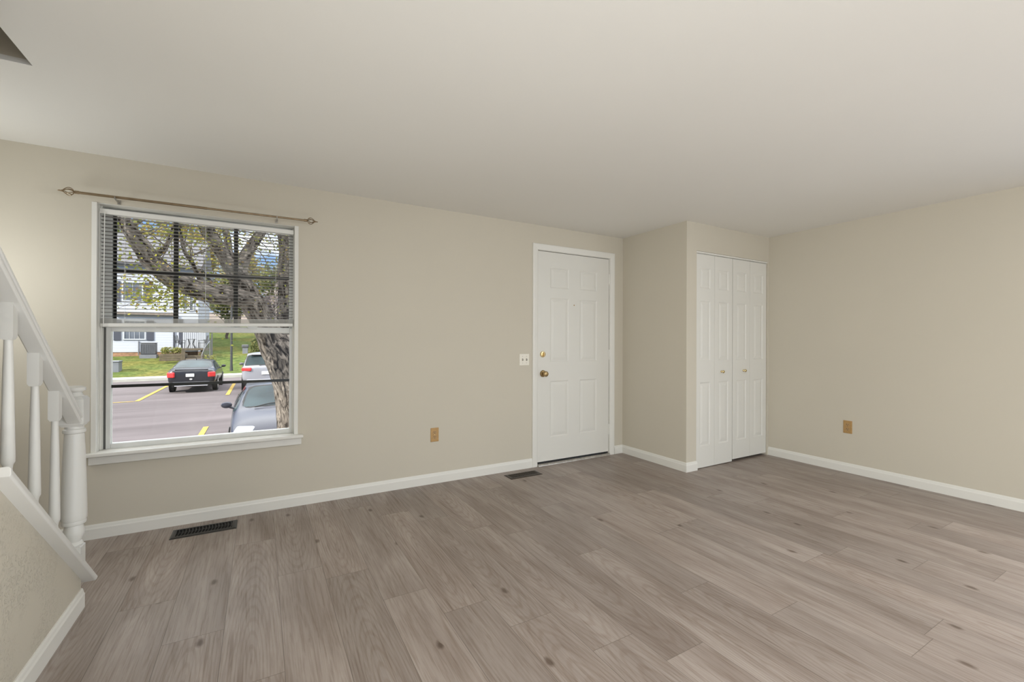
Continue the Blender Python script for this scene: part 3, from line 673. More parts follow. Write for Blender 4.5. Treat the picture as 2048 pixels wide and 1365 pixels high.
# ------------------------------------------------------------------ stair railing
def build_railing():
    s = tan(radians(40.6)); za = lambda y: 0.134 + (2.617-y)*s        # wall top line
    XB = -0.700
    root = empty('stair_railing', (XB, 2.6, 0.13)); tag(root, 'white painted stair railing with turned balusters and newel post', 'stair railing')
    inv = Matrix.Translation(-root.location)
    def fin(mb, name, m, par=root, **k):
        bmesh.ops.transform(mb.bm, matrix=inv, verts=mb.bm.verts); return mb.build(name, m, par, **k)
    # sloped cap on the knee wall
    ca, cb = XKB-0.042, -0.640; th = 0.030
    yt, yb = 1.868, 2.668
    mb = MB()
    prof = [(ca, 0), (cb-0.004, 0), (cb, 0.006), (cb, th-0.006), (cb-0.005, th), (ca, th)]
    mb.prism(prof, lambda x, v: (x, yt, za(yt)+v+0.0), lambda x, v: (x, yb+(0.012 if v > 0.01 else -0.004), za(yb+(0.012 if v > 0.01 else -0.004))+v))
    fin(mb, 'sloped_cap', M_RAIL, bevel=0.002)
    zc = lambda y: za(y)+th
    # handrail: underside plane z = 0.987 at y=2.36
    zu = lambda y: 0.999 + (2.360-y)*s
    xr, xl = -0.667, -0.7155; xm = (xr+xl)/2
    P = [(xl, 0), (xl+0.004, -0.006), (xr-0.004, -0.006), (xr, 0), (xr+0.0015, 0.008), (xr-0.005, 0.013), (xr-0.004, 0.019), (xr+0.004, 0.026), (xr+0.005, 0.036), (xr-0.002, 0.045), (xm+0.012, 0.053), (xm-0.012, 0.053), (xl+0.002, 0.045), (xl-0.005, 0.036), (xl-0.004, 0.026), (xl+0.004, 0.019), (xl+0.005, 0.013), (xl-0.0015, 0.008)]
    ya, yn = 1.848, 2.562
    mb = MB(); mb.prism(P, lambda x, v: (x, ya, zu(ya)+v*0.78), lambda x, v: (x, yn, zu(yn)+v*0.78))
    fin(mb, 'handrail', M_RAIL, smooth=True, autosmooth=30)
    # newel
    yn0 = 2.600; hw = 0.0395
    mb = MB()
    def blk(z0, z1, h, ch=0.008):
        """square block with chamfered corners at both ends"""
        def ring(z, q): return [mb.bm.verts.new((XB+sx*q, yn0+sy*q, z)) for sx, sy in ((-1, -1), (1, -1), (1, 1), (-1, 1))]
        R = [ring(z0, h*0.80), ring(z0+ch, h), ring(z1-ch, h), ring(z1, h*0.80)]
        for a, b in zip(R, R[1:]):
            for k in range(4): mb.bm.faces.new((a[k], a[(k+1) % 4], b[(k+1) % 4], b[k]))
        mb.bm.faces.new(R[0][::-1]); mb.bm.faces.new(R[-1])
    bb = 0.030                                                     # base block cut to the slope of the cap
    R0 = [mb.bm.verts.new((XB+sx*bb, yn0+sy*bb, zc(yn0+sy*bb)-0.006)) for sx, sy in ((-1, -1), (1, -1), (1, 1), (-1, 1))]
    R1 = [mb.bm.verts.new((XB+sx*bb, yn0+sy*bb, 0.284)) for sx, sy in ((-1, -1), (1, -1), (1, 1), (-1, 1))]
    R2 = [mb.bm.verts.new((XB+sx*bb*0.85, yn0+sy*bb*0.85, 0.289)) for sx, sy in ((-1, -1), (1, -1), (1, 1), (-1, 1))]
    for a, b in ((R0, R1), (R1, R2)):
        for k in range(4): mb.bm.faces.new((a[k], a[(k+1) % 4], b[(k+1) % 4], b[k]))
    mb.bm.faces.new(R0[::-1]); mb.bm.faces.new(R2)
    mb.lathe([(0.022, 0.284), (0.028, 0.288), (0.0315, 0.296), (0.028, 0.304), (0.024, 0.308), (0.026, 0.316), (0.034, 0.335), (0.036, 0.350), (0.031, 0.372), (0.029, 0.380), (0.0385, 0.384), (0.0405, 0.392), (0.0395, 0.400),
              (0.0425, 0.406), (0.0425, 0.43), (0.0405, 0.55), (0.0365, 0.68), (0.0325, 0.770), (0.0315, 0.776), (0.037, 0.780), (0.038, 0.787), (0.036, 0.794), (0.031, 0.798), (0.031, 0.808), (0.030, 0.812)], (XB, yn0, 0), 'z', 28)
    blk(0.808, 0.936, hw, 0.012)
    mb.lathe([(0.030, 0.932), (0.031, 0.938), (0.026, 0.946), (0.0235, 0.952), (0.027, 0.957), (0.036, 0.962), (0.0375, 0.968), (0.0345, 0.975), (0.022, 0.981), (0.0, 0.983)], (XB, yn0, 0), 'z', 28)
    fin(mb, 'newel_post', M_RAIL, smooth=True, autosmooth=32)
    # balusters
    for yb0 in (2.391, 2.213, 2.020):
        mb = MB(); h = 0.0158
        ztop = zu(yb0); zbt = zu(yb0)-0.100; z0 = zc(yb0)
        def sq(z, q, sl=0.0): return [mb.bm.verts.new((XB+sx*q, yb0+sy*q, z - sl*sy*q*s)) for sx, sy in ((-1, -1), (1, -1), (1, 1), (-1, 1))]
        R = [sq(zbt-0.010, h*0.72), sq(zbt, h), sq(ztop+0.004, h, 1.0)]
        for a, b in zip(R, R[1:]):
            for k in range(4): mb.bm.faces.new((a[k], a[(k+1) % 4], b[(k+1) % 4], b[k]))
        mb.bm.faces.new(R[0][::-1]); mb.bm.faces.new(R[-1])
        zs = z0 + 0.055
        R = [sq(z0-0.004, h, 1.0), sq(zs-0.004, h), sq(zs+0.004, h*0.75)]
        for a, b in zip(R, R[1:]):
            for k in range(4): mb.bm.faces.new((a[k], a[(k+1) % 4], b[(k+1) % 4], b[k]))
        mb.bm.faces.new(R[0][::-1]); mb.bm.faces.new(R[-1])
        mb.lathe([(0.010, zs), (0.0165, zs+0.004), (0.018, zs+0.011), (0.0155, zs+0.018), (0.0115, zs+0.026), (0.0105, zs+0.036), (0.0125, zs+0.050), (0.0165, zs+0.058), (0.0168, zs+0.075),
                  (0.0155, zs+0.16), (0.0125, zbt-0.10), (0.0108, zbt-0.03), (0.0105, zbt-0.012), (0.0115, zbt-0.006)], (XB, yb0, 0), 'z', 18)
        fin(mb, 'baluster', M_RAIL, smooth=True, autosmooth=32)
build_railing()

# ------------------------------------------------------------------ plates, registers
def copy_tree(o, parent=None):
    c = o.copy(); COL.objects.link(c)
    if parent: c.parent = parent
    for ch in list(o.children): copy_tree(ch, c)
    return c

def build_outlets():
    root = empty('electrical_outlet', (1.260, D, 0.403))
    tag(root, 'tan duplex outlet on the window wall between window and door', 'outlet', 'tan duplex outlets')
    MB().box(-0.0352, -0.005, -0.0575, 0.0352, 0, 0.0575).build('cover_plate', M_PLATE, root, bevel=0.003)
    for z in (0.0195, -0.0195):
        mb = MB(); pts = []
        for k in range(20):
            a = 2*pi*k/20; pts.append((max(-0.0165, min(0.0165, 0.0185*cos(a))), max(-0.0145, min(0.0145, 0.0185*sin(a)))))
        mb.prism(pts, lambda u, v: (u, -0.004, z+v), lambda u, v: (u, -0.0075, z+v))
        r = mb.build('receptacle', M_RECEP, root)
        mb = MB(); mb.box(-0.0078, -0.0082, z+0.000, -0.0048, -0.0074, z+0.009); mb.box(0.0048, -0.0082, z+0.001, 0.0074, -0.0074, z+0.008)
        mb.lathe([(0.0028, -0.0074), (0.0028, -0.0082)], (0, 0, z-0.0075), 'y', 10)
        mb.build('slots', M_SLOT, r)
    mb = MB(); mb.lathe([(0.0, -0.004), (0.003, -0.004), (0.003, -0.0062), (0.0, -0.0066)], (0, 0, 0), 'y', 12); mb.build('screw', M_KNOB, root)
    c = copy_tree(root); c.location = (XR, 1.972, 0.413); c.rotation_euler = (0, 0, radians(-90))
    c['label'] = 'tan duplex outlet on the bare right wall'
    root = empty('light_switch', (2.129, D, 1.013)); tag(root, 'ivory two toggle light switch plate beside the entry door', 'light switch')
    MB().box(-0.053, -0.0055, -0.054, 0.053, 0, 0.054).build('cover_plate', M_IVORY, root, bevel=0.0035)
    for x in (-0.020, 0.023):
        mb = MB(); mb.box(x-0.0045, -0.0165, -0.011, x+0.0045, -0.004, 0.001, Matrix.Rotation(radians(-18), 4, 'X')); mb.box(x-0.006, -0.0062, -0.0125, x+0.006, -0.005, 0.0125)
        mb.build('toggle', M_TOGGLE, root)
        for z in (0.030, -0.030):
            mb = MB(); mb.lathe([(0.0, -0.005), (0.0034, -0.005), (0.003, -0.0066), (0, -0.0068)], (x, 0, z), 'y', 10); mb.build('screw', M_TOGGLE, root)
build_outlets()

def build_registers():
    def reg(name, cx, cy, lx, ly, m, label, nsl):
        root = empty(name, (cx, cy, 0)); tag(root, label, 'floor register')
        hx, hy = lx/2, ly/2; ix, iy = hx-0.026, hy-0.024
        mb = MB()
        # rim with rounded bevel
        def ring(a, b, z): return [mb.bm.verts.new(p) for p in ((-a, -b, z), (a, -b, z), (a, b, z), (-a, b, z))]
        R = [ring(hx, hy, 0.0), ring(hx-0.002, hy-0.002, 0.003), ring(hx-0.012, hy-0.012, 0.006), ring(ix, iy, 0.006), ring(ix, iy, 0.0015)]
        for a, b in zip(R, R[1:]):
            for k in range(4): mb.bm.faces.new((a[k], a[(k+1) % 4], b[(k+1) % 4], b[k]))
        mb.build('rim', m, root)
        MB().box(-ix, -iy, 0.0003, ix, iy, 0.0012).build('duct_opening', M_DARK, root)
        mb = MB()
        for k in range(nsl):
            x = -ix + 2*ix*(k+0.5)/nsl
            pts = []
            for t in range(7):
                f = t/6; pts.append((x + 0.006*sin(pi*f), -iy+2*iy*f))
            for (xa, ya), (xb, yb) in zip(pts, pts[1:]):
                mb.bm.faces.new([mb.bm.verts.new(p) for p in ((xa-0.0012, ya, 0.0055), (xb-0.0012, yb, 0.0055), (xb+0.0016, yb, 0.0055), (xa+0.0016, ya, 0.0055))])
                mb.bm.faces.new([mb.bm.verts.new(p) for p in ((xa-0.0012, ya, 0.0055), (xa-0.0045, ya, 0.0012), (xb-0.0045, yb, 0.0012), (xb-0.0012, yb, 0.0055))])
        mb.box(-ix, -0.002, 0.0012, ix, 0.002, 0.005)
        mb.build('louvers', m, root)
    reg('floor_register', -0.297, 3.338, 0.340, 0.152, M_REG, 'black floor register below the window', 17)
    reg('floor_register', 2.025, 3.338, 0.322, 0.132, M_REGB, 'dark bronze floor register near the entry door', 16)
build_registers()
#OUTDOORS
# ------------------------------------------------------------------ outdoors
def asphalt_x(nt, b, tc, N, L):
    n = N('ShaderNodeTexNoise'); n.inputs['Scale'].default_value = 0.35; n.inputs['Detail'].default_value = 6; n.inputs['Roughness'].default_value = 0.7
    mp = N('ShaderNodeMapping'); mp.inputs['Scale'].default_value = (0.25, 1.6, 1); L(tc.outputs['Object'], mp.inputs[0]); L(mp.outputs[0], n.inputs['Vector'])
    r = N('ShaderNodeValToRGB'); e = r.color_ramp.elements
    e[0].position = 0.35; e[0].color = (0.078, 0.066, 0.067, 1); e[1].position = 0.68; e[1].color = (0.128, 0.110, 0.113, 1)
    L(n.outputs['Fac'], r.inputs[0]); L(r.outputs[0], b.inputs['Base Color'])
M_ASPH = mat('worn_asphalt', (0.2, 0.18, 0.18), 0.9, spec=0.2, extra=asphalt_x)
def grass_x(nt, b, tc, N, L):
    n = N('ShaderNodeTexNoise'); n.inputs['Scale'].default_value = 3.0; n.inputs['Detail'].default_value = 8; n.inputs['Roughness'].default_value = 0.75
    n2 = N('ShaderNodeTexNoise'); n2.inputs['Scale'].default_value = 0.28; n2.inputs['Detail'].default_value = 3
    L(tc.outputs['Object'], n.inputs['Vector']); L(tc.outputs['Object'], n2.inputs['Vector'])
    r = N('ShaderNodeValToRGB'); e = r.color_ramp.elements
    e[0].position = 0.36; e[0].color = (0.034, 0.050, 0.012, 1); e[1].position = 0.64; e[1].color = (0.138, 0.146, 0.050, 1)
    L(n.outputs['Fac'], r.inputs[0])
    r2 = N('ShaderNodeValToRGB'); e2 = r2.color_ramp.elements
    e2[0].position = 0.42; e2[0].color = (0.85, 1.0, 0.8, 1); e2[1].position = 0.62; e2[1].color = (1.25, 1.05, 0.85, 1)
    L(n2.outputs['Fac'], r2.inputs[0])
    m = N('ShaderNodeMix'); m.data_type = 'RGBA'; m.blend_type = 'MULTIPLY'; m.inputs[0].default_value = 1
    L(r.outputs[0], m.inputs[6]); L(r2.outputs[0], m.inputs[7]); L(m.outputs[2], b.inputs['Base Color'])
M_GRASS = mat('lawn_grass', (0.15, 0.2, 0.05), 0.9, spec=0.1, bump=(6, 0.6, 0.15), extra=grass_x)
M_CONC = mat('pale_concrete', (0.33, 0.325, 0.29), 0.9, spec=0.2, vary=(2, 0.12))
M_YEL = mat('yellow_road_paint', (0.36, 0.235, 0.035), 0.8, vary=(7, 0.2))
def siding_x(nt, b, tc, N, L):
    s = N('ShaderNodeSeparateXYZ'); L(tc.outputs['Object'], s.inputs[0])
    m = N('ShaderNodeMath'); m.operation = 'MULTIPLY'; m.inputs[1].default_value = 1/0.20; L(s.outputs['Z'], m.inputs[0])
    f = N('ShaderNodeMath'); f.operation = 'FRACT'; L(m.outputs[0], f.inputs[0])
    i = N('ShaderNodeMath'); i.operation = 'SUBTRACT'; i.inputs[0].default_value = 1; L(f.outputs[0], i.inputs[1])
    bp = N('ShaderNodeBump'); bp.inputs['Strength'].default_value = 1.0; bp.inputs['Distance'].default_value = 0.05
    L(i.outputs[0], bp.inputs['Height']); L(bp.outputs[0], b.inputs['Normal'])
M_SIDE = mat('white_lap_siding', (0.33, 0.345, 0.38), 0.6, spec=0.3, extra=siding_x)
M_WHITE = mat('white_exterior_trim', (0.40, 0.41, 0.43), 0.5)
M_BRICK = mat('orange_brick_base', (0.26, 0.145, 0.085), 0.9, vary=(5, 0.25))
M_SHUT = mat('charcoal_shutter', (0.045, 0.048, 0.065), 0.6)
M_HGLASS = mat('house_window_glass', (0.10, 0.11, 0.13), 0.12, spec=0.7, vary=(1.5, 0.3))
M_BOUNCE = mat('pale_bounce_ground', (0.40, 0.39, 0.36), 0.9, spec=0.2, vary=(2, 0.08))
M_ROOF = mat('brown_grey_shingle', (0.17, 0.14, 0.12), 0.9, vary=(4, 0.2))
M_HROOF = mat('grey_shingle', (0.10, 0.098, 0.108), 0.9, vary=(4, 0.2))
M_ACM = mat('dark_grey_metal', (0.085, 0.085, 0.09), 0.5, metal=0.2)
M_UTIL = mat('grey_utility_metal', (0.15, 0.155, 0.17), 0.5, vary=(3, 0.1))
M_TIMBER = mat('weathered_timber', (0.09, 0.07, 0.045), 0.9, vary=(6, 0.3))
M_IRON = mat('black_wrought_iron', (0.02, 0.02, 0.022), 0.5)
M_POLE = mat('dark_bronze_pole', (0.035, 0.035, 0.035), 0.5)
def bark_x(nt, b, tc, N, L):
    mp = N('ShaderNodeMapping'); mp.inputs['Scale'].default_value = (15, 15, 4.2); ba = N('ShaderNodeAttribute'); ba.attribute_name = 'bark'; L(ba.outputs['Vector'], mp.inputs[0])
    n = N('ShaderNodeTexNoise'); n.inputs['Scale'].default_value = 1.6; n.inputs['Detail'].default_value = 6; n.inputs['Distortion'].default_value = 0.9; n.inputs['Roughness'].default_value = 0.62
    L(mp.outputs[0], n.inputs['Vector'])
    r = N('ShaderNodeValToRGB'); e = r.color_ramp.elements
    e[0].position = 0.40; e[0].color = (0.014, 0.010, 0.008, 1); e[1].position = 0.64; e[1].color = (0.29, 0.25, 0.212, 1)
    L(n.outputs['Fac'], r.inputs[0]); L(r.outputs[0], b.inputs['Base Color'])
    bp = N('ShaderNodeBump'); bp.inputs['Strength'].default_value = 1.0; bp.inputs['Distance'].default_value = 0.035
    L(n.outputs['Fac'], bp.inputs['Height']); L(bp.outputs[0], b.inputs['Normal'])
M_BARK = mat('furrowed_bark', (0.25, 0.2, 0.17), 0.95, spec=0.1, extra=bark_x)
M_TWIG = mat('twig_bark', (0.10, 0.075, 0.06), 0.9, vary=(3, 0.2))

def leaf_mat(name, cols):
    m = bpy.data.materials.new(name); m.use_nodes = True; nt = m.node_tree; N = nt.nodes.new; L = nt.links.new
    b = nt.nodes['Principled BSDF']; o = nt.nodes['Material Output']
    a = N('ShaderNodeAttribute'); a.attribute_name = 'leaf'
    r = N('ShaderNodeValToRGB'); r.color_ramp.interpolation = 'CONSTANT'
    e = r.color_ramp.elements; n = len(cols)
    e[0].position = 0; e[0].color = (*cols[0], 1); e[1].position = 1/n; e[1].color = (*cols[1], 1)
    for i in range(2, n): e.new(i/n).color = (*cols[i], 1)
    L(a.outputs['Fac'], r.inputs[0]); L(r.outputs[0], b.inputs['Base Color'])
    b.inputs['Roughness'].default_value = 0.6; b.inputs['Specular IOR Level'].default_value = 0.2
    t = N('ShaderNodeBsdfTranslucent'); L(r.outputs[0], t.inputs[0])
    x = N('ShaderNodeMixShader'); x.inputs[0].default_value = 0.45
    L(b.outputs[0], x.inputs[1]); L(t.outputs[0], x.inputs[2]); L(x.outputs[0], o.inputs[0])
    return m
LF_NEAR = leaf_mat('yellow_green_leaves', [(0.34, 0.32, 0.05), (0.26, 0.27, 0.04), (0.14, 0.17, 0.03), (0.38, 0.34, 0.07), (0.25, 0.17, 0.06), (0.29, 0.30, 0.05), (0.19, 0.21, 0.04)])
LF_GOLD = leaf_mat('golden_leaves', [(0.324, 0.238, 0.072), (0.259, 0.230, 0.072), (0.216, 0.158, 0.058), (0.302, 0.274, 0.115)])
LF_GREEN = leaf_mat('olive_leaves', [(0.094, 0.115, 0.036), (0.144, 0.158, 0.050), (0.072, 0.086, 0.036), (0.187, 0.180, 0.065)])
LF_ORANGE = leaf_mat('orange_leaves', [(0.302, 0.158, 0.036), (0.346, 0.216, 0.058), (0.245, 0.122, 0.043)])
LF_BARE = leaf_mat('pinkish_twigs', [(0.245, 0.202, 0.187), (0.187, 0.151, 0.137), (0.302, 0.259, 0.245)])
LF_SHRUB = leaf_mat('yellowish_shrub_leaves', [(0.245, 0.245, 0.072), (0.173, 0.187, 0.050), (0.288, 0.259, 0.101)])

def leaves(name, pts, size, m, parent, seed=1, long=1.6):
    rnd = random.Random(seed); V = []; F = []; A = []
    for p in pts:
        s = size*rnd.uniform(0.6, 1.3)
        a = Vector((rnd.gauss(0, 1), rnd.gauss(0, 1), rnd.gauss(0, 1))).normalized(); b = a.orthogonal().normalized()
        b = (Matrix.Rotation(rnd.uniform(0, 6.28), 3, a) @ b)
        i = len(V); p = Vector(p)
        V += [p - a*s*long/2, p + b*s*0.5, p + a*s*long/2, p - b*s*0.5]; F.append((i, i+1, i+2, i+3)); A.append(rnd.random())
    me = bpy.data.meshes.new(name); me.from_pydata([tuple(v) for v in V], [], F); me.materials.append(m)
    at = me.attributes.new('leaf', 'FLOAT', 'FACE'); at.data.foreach_set('value', A)
    o = bpy.data.objects.new(name, me); COL.objects.link(o); o.parent = parent
    return o

def wobble(path, n, amp, seed):
    """resample a polyline and add small sideways noise"""
    P = [Vector(p) for p in path]; out = []
    seg = len(P)-1
    for i in range(n+1):
        t = i/n*seg; k = min(int(t), seg-1); f = t-k
        p0 = P[max(k-1, 0)]; p1 = P[k]; p2 = P[k+1]; p3 = P[min(k+2, seg)]
        q = 0.5*((2*p1) + (p2-p0)*f + (2*p0-5*p1+4*p2-p3)*f*f + (-p0+3*p1-3*p2+p3)*f**3)
        w = noise.noise_vector(q*2.1 + Vector((seed, seed, 0)))*amp
        out.append(q + w)
    return out

def build_ground():
    mb = MB()
    for i in range(12):
        xa, xb = -22+i*4, -18+i*4
        mb.quad((xa, 8.0, gz(xa, 8)), (xb, 8.0, gz(xb, 8)), (xb, 33.0, gz(xb, 33)), (xa, 33.0, gz(xa, 33)))
    struct(mb.build('ground', M_ASPH), 'worn asphalt parking lot outside the window', 'parking lot')
    mb = MB(); mb.quad((-22, 3.66, -1.16), (26, 3.66, -1.16), (26, 8.0, -1.17), (-22, 8.0, -1.17)); mb.box(-22, 7.9, -1.4, 26, 8.05, -1.12)  # unseen pale strip added to bounce sunlight onto the ceiling
    struct(mb.build('ground_bounce', M_BOUNCE), 'unseen pale ground added below the window to bounce sunlight inside', 'bounce ground')
    mb = MB(); mb.box(-22, 33.0, -1.4, 26, 34.5, 0)
    for v in mb.bm.verts:
        if v.co.z > -0.5: v.co.z = gz(v.co.x, v.co.y) + 0.17
    struct(mb.build('sidewalk', M_CONC, bevel=0.02), 'pale concrete curb and sidewalk beyond the parked cars', 'sidewalk')
    mb = MB(); nx, ny = 30, 40; vs = {}
    for i in range(nx+1):
        for j in range(ny+1):
            x = -22 + 60*i/nx; y = 34.4 + 66*j/ny
            vs[i, j] = mb.bm.verts.new((x, y, lawn_z(x, y)))
    for i in range(nx):
        for j in range(ny): mb.bm.faces.new((vs[i, j], vs[i+1, j], vs[i+1, j+1], vs[i, j+1]))
    struct(mb.build('lawn', M_GRASS, smooth=True), 'green lawn rising to the houses across the lot', 'lawn')
    def stripe(pts, label):
        mb = MB(); mb.quad(*[(x, y, gz(x, y)+0.012) for x, y in pts])
        struct(mb.build('road_marking', M_YEL), label, 'parking line')
    stripe([(-1.37, 10.5), (-1.245, 10.5), (-1.245, 14.85), (-1.37, 14.85)], 'short yellow stall line beside the dark blue car')
    stripe([(-1.32, 22.8), (-1.17, 22.8), (-1.17, 29.0), (-1.32, 29.0)], 'yellow stall line between black sedan and silver SUV')
    stripe([(-4.30, 22.4), (-4.15, 22.4), (-4.15, 29.0), (-4.30, 29.0)], 'yellow stall line left of the black sedan')
    stripe([(-7.2, 22.3), (-4.30, 22.3), (-4.30, 22.42), (-7.2, 22.42)], 'yellow cross line joining the stall line left of the sedan')
def gz(x, y): return -1.20 + 0.012*(x+1) + 0.004*(y-20)
def lawn_z(x, y):
    z = gz(x, 34.5) + 0.14 + 0.108*(y-34.5) + 0.10*noise.noise(Vector((x*0.18, y*0.12, 0)))
    return z
build_ground()

# ---- near tree
def build_tree():
    root = empty('tree', (0.33, 6.3, -1.2)); tag(root, 'big forked tree with furrowed bark just outside the window', 'tree')
    inv = Matrix.Translation(-root.location)
    limbs = [
        ([(0.43, 6.3, -1.25), (0.415, 6.3, -0.5), (0.395, 6.3, 0.1), (0.37, 6.3, 0.6), (0.30, 6.3, 0.98), (0.19, 6.28, 1.22)], [0.29, 0.235, 0.215, 0.235, 0.26, 0.18]),
        ([(0.31, 6.3, 0.8), (0.345, 6.35, 1.26), (0.34, 6.4, 1.71), (0.34, 6.5, 2.25), (0.31, 6.6, 2.9), (0.4, 6.8, 3.9)], [0.21, 0.165, 0.15, 0.14, 0.13, 0.09]),
        ([(0.24, 6.3, 0.92), (0.08, 6.25, 1.30), (-0.06, 6.2, 1.57), (-0.18, 6.15, 1.82), (-0.25, 6.1, 1.98)], [0.19, 0.150, 0.135, 0.125, 0.105]),
        ([(-0.23, 6.1, 1.95), (-0.37, 6.0, 2.15), (-0.48, 5.9, 2.33), (-0.56, 5.8, 2.48), (-0.66, 5.7, 2.75), (-0.9, 5.5, 3.4)], [0.10, 0.078, 0.07, 0.062, 0.05, 0.03]),
        ([(-0.24, 6.1, 1.95), (-0.19, 6.15, 2.14), (-0.09, 6.2, 2.34), (0.02, 6.25, 2.54), (0.15, 6.3, 2.85), (0.3, 6.3, 3.6)], [0.085, 0.07, 0.062, 0.058, 0.05, 0.03]),
        ([(-0.31, 6.08, 2.06), (-0.345, 6.2, 2.31), (-0.37, 6.3, 2.57), (-0.38, 6.35, 2.9), (-0.35, 6.4, 3.5)], [0.05, 0.042, 0.038, 0.033, 0.02]),
        ([(-0.10, 6.16, 1.66), (-0.30, 5.95, 1.69), (-0.47, 5.7, 1.69), (-0.62, 5.5, 1.725), (-0.75, 5.35, 1.79), (-0.85, 5.2, 1.89), (-0.93, 5.1, 2.02), (-1.0, 5.0, 2.16), (-1.10, 4.95, 2.34), (-1.5, 4.8, 2.9)], [0.12, 0.115, 0.105, 0.098, 0.090, 0.080, 0.072, 0.060, 0.05, 0.03]),
        ([(-0.89, 5.2, 1.93), (-0.80, 5.2, 2.04), (-0.75, 5.3, 2.2), (-0.72, 5.35, 2.45), (-0.6, 5.4, 2.9)], [0.034, 0.026, 0.022, 0.018, 0.01]),
        ([(-0.47, 5.7, 1.72), (-0.55, 5.6, 1.83), (-0.6, 5.5, 1.96), (-0.66, 5.4, 2.12), (-0.7, 5.3, 2.5)], [0.034, 0.026, 0.02, 0.014, 0.008]),
    ]
    mb = MB(); mb.bark = mb.bm.verts.layers.float_vector.new('bark'); rnd = random.Random(11); tips = []
    for k, (path, rad) in enumerate(limbs):
        n = 8*(len(path)-1); P = wobble(path, n, 0.02, k*3.1)
        R = []
        for i in range(n+1):
            t = i/n*(len(rad)-1); j = min(int(t), len(rad)-2); R.append((rad[j]+(rad[j+1]-rad[j])*(t-j))*(1+0.08*noise.noise(P[i]*5)))
        mb.tube(P, R, 18 if rad[0] > 0.1 else 10)
        if k >= 2:
            for i in range(n//3, n+1, 2): tips.append((P[i], R[i]))
    # lumpy bark relief
    for v in mb.bm.verts:
        q = v.co; d = noise.noise(Vector((q.x*11, q.y*11, q.z*2.6)))*0.014 + noise.noise(q*4)*0.012
        v.co += Vector((d, d*0.6, 0))
    bmesh.ops.transform(mb.bm, matrix=inv, verts=mb.bm.verts)
    mb.build('trunk', M_BARK, root, smooth=True, autosmooth=180)
    mb = MB(); pts = []
    for p, r in tips:
        for q in range(rnd.choice((0, 1, 1))):
            d = Vector((rnd.uniform(-1, 1), rnd.uniform(-0.8, 0.8), rnd.uniform(-0.35, 0.8))).normalized()
            ln = rnd.uniform(0.35, 0.9); path = [p]
            for s in range(5):
                d = (d + Vector((rnd.gauss(0, .25), rnd.gauss(0, .25), rnd.gauss(0, .2)))).normalized(); path.append(path[-1]+d*ln/5)
            mb.tube(path, [min(r*0.4, 0.010), 0.006, 0.0045, 0.0035, 0.0025, 0.0015], 5)
            for s in range(2, 6):
                for u in range(rnd.randint(4, 14)):
                    pts.append(path[s] + Vector((rnd.gauss(0, .1), rnd.gauss(0, .1), rnd.gauss(-.02, .1))))
    # clusters seen through the blind
    for c, rr, n in (((-0.98, 5.15, 1.60), 0.09, 90), ((-0.80, 5.3, 1.60), 0.10, 330), ((-0.66, 5.4, 1.56), 0.06, 90), ((-0.88, 5.3, 1.70), 0.07, 90), ((-1.15, 5.4, 2.38), 0.28, 420), ((-1.25, 5.6, 1.98), 0.22, 230), ((-0.75, 5.9, 2.3), 0.22, 170),
                     ((-0.55, 6.2, 2.62), 0.26, 200), ((0.15, 6.7, 2.7), 0.22, 130), ((-0.9, 6.2, 2.75), 0.35, 330), ((0.25, 6.1, 2.35), 0.12, 60), ((-1.0, 5.6, 3.6), 0.8, 900), ((0.3, 6.6, 4.0), 0.9, 700), ((-0.4, 7.2, 4.6), 1.3, 700)):
        for u in range(n): pts.append(Vector(c)+Vector((rnd.gauss(0, rr), rnd.gauss(0, rr), rnd.gauss(0, rr*0.7))))
    bmesh.ops.transform(mb.bm, matrix=inv, verts=mb.bm.verts)
    mb.build('twigs', M_TWIG, root)
    big = []  # unseen leaf clusters added up-sun to shade the limbs
    for c, rr, n in (((-2.9, 4.6, 4.4), 0.75, 1700), ((-2.1, 5.0, 3.9), 0.5, 800), ((-3.8, 4.3, 5.7), 0.9, 1200), ((-1.5, 5.4, 3.8), 0.45, 600)):
        for u in range(n):
            q = Vector(c)+Vector((rnd.gauss(0, rr), rnd.gauss(0, rr*1.2), rnd.gauss(0, rr*0.5)))
            if q.z > 3.5: big.append(q-root.location)
    leaves('foliage', big, 0.095, LF_NEAR, root, 8)
    o = leaves('foliage', [p-root.location for p in pts], 0.021, LF_NEAR, root, 5)
build_tree()

# ---- cars
def paint(name, col, metal, rough):
    def x(nt, b, tc, N, L):
        b.inputs['Coat Weight'].default_value = 0.25; b.inputs['Coat Roughness'].default_value = 0.08; b.inputs['Specular IOR Level'].default_value = 0.3
    return mat(name, col, rough, metal=metal, extra=x, vary=(2, 0.03))
M_CARGLASS = mat('tinted_car_glass', (0.022, 0.034, 0.038), 0.1, spec=0.16, vary=(1.2, 0.5))
M_TAIL = mat('red_tail_lens', (0.55, 0.03, 0.03), 0.2, spec=0.6)
M_HEAD = mat('clear_headlamp_lens', (0.30, 0.31, 0.33), 0.15, metal=0.2)
M_CHROME = mat('chrome_trim', (0.62, 0.62, 0.64), 0.15, metal=1.0)
M_WHEEL = mat('silver_wheel_rim', (0.45, 0.45, 0.46), 0.3, metal=0.8)
M_LICENSE = mat('white_license_plate', (0.70, 0.70, 0.66), 0.5, vary=(30, 0.15))

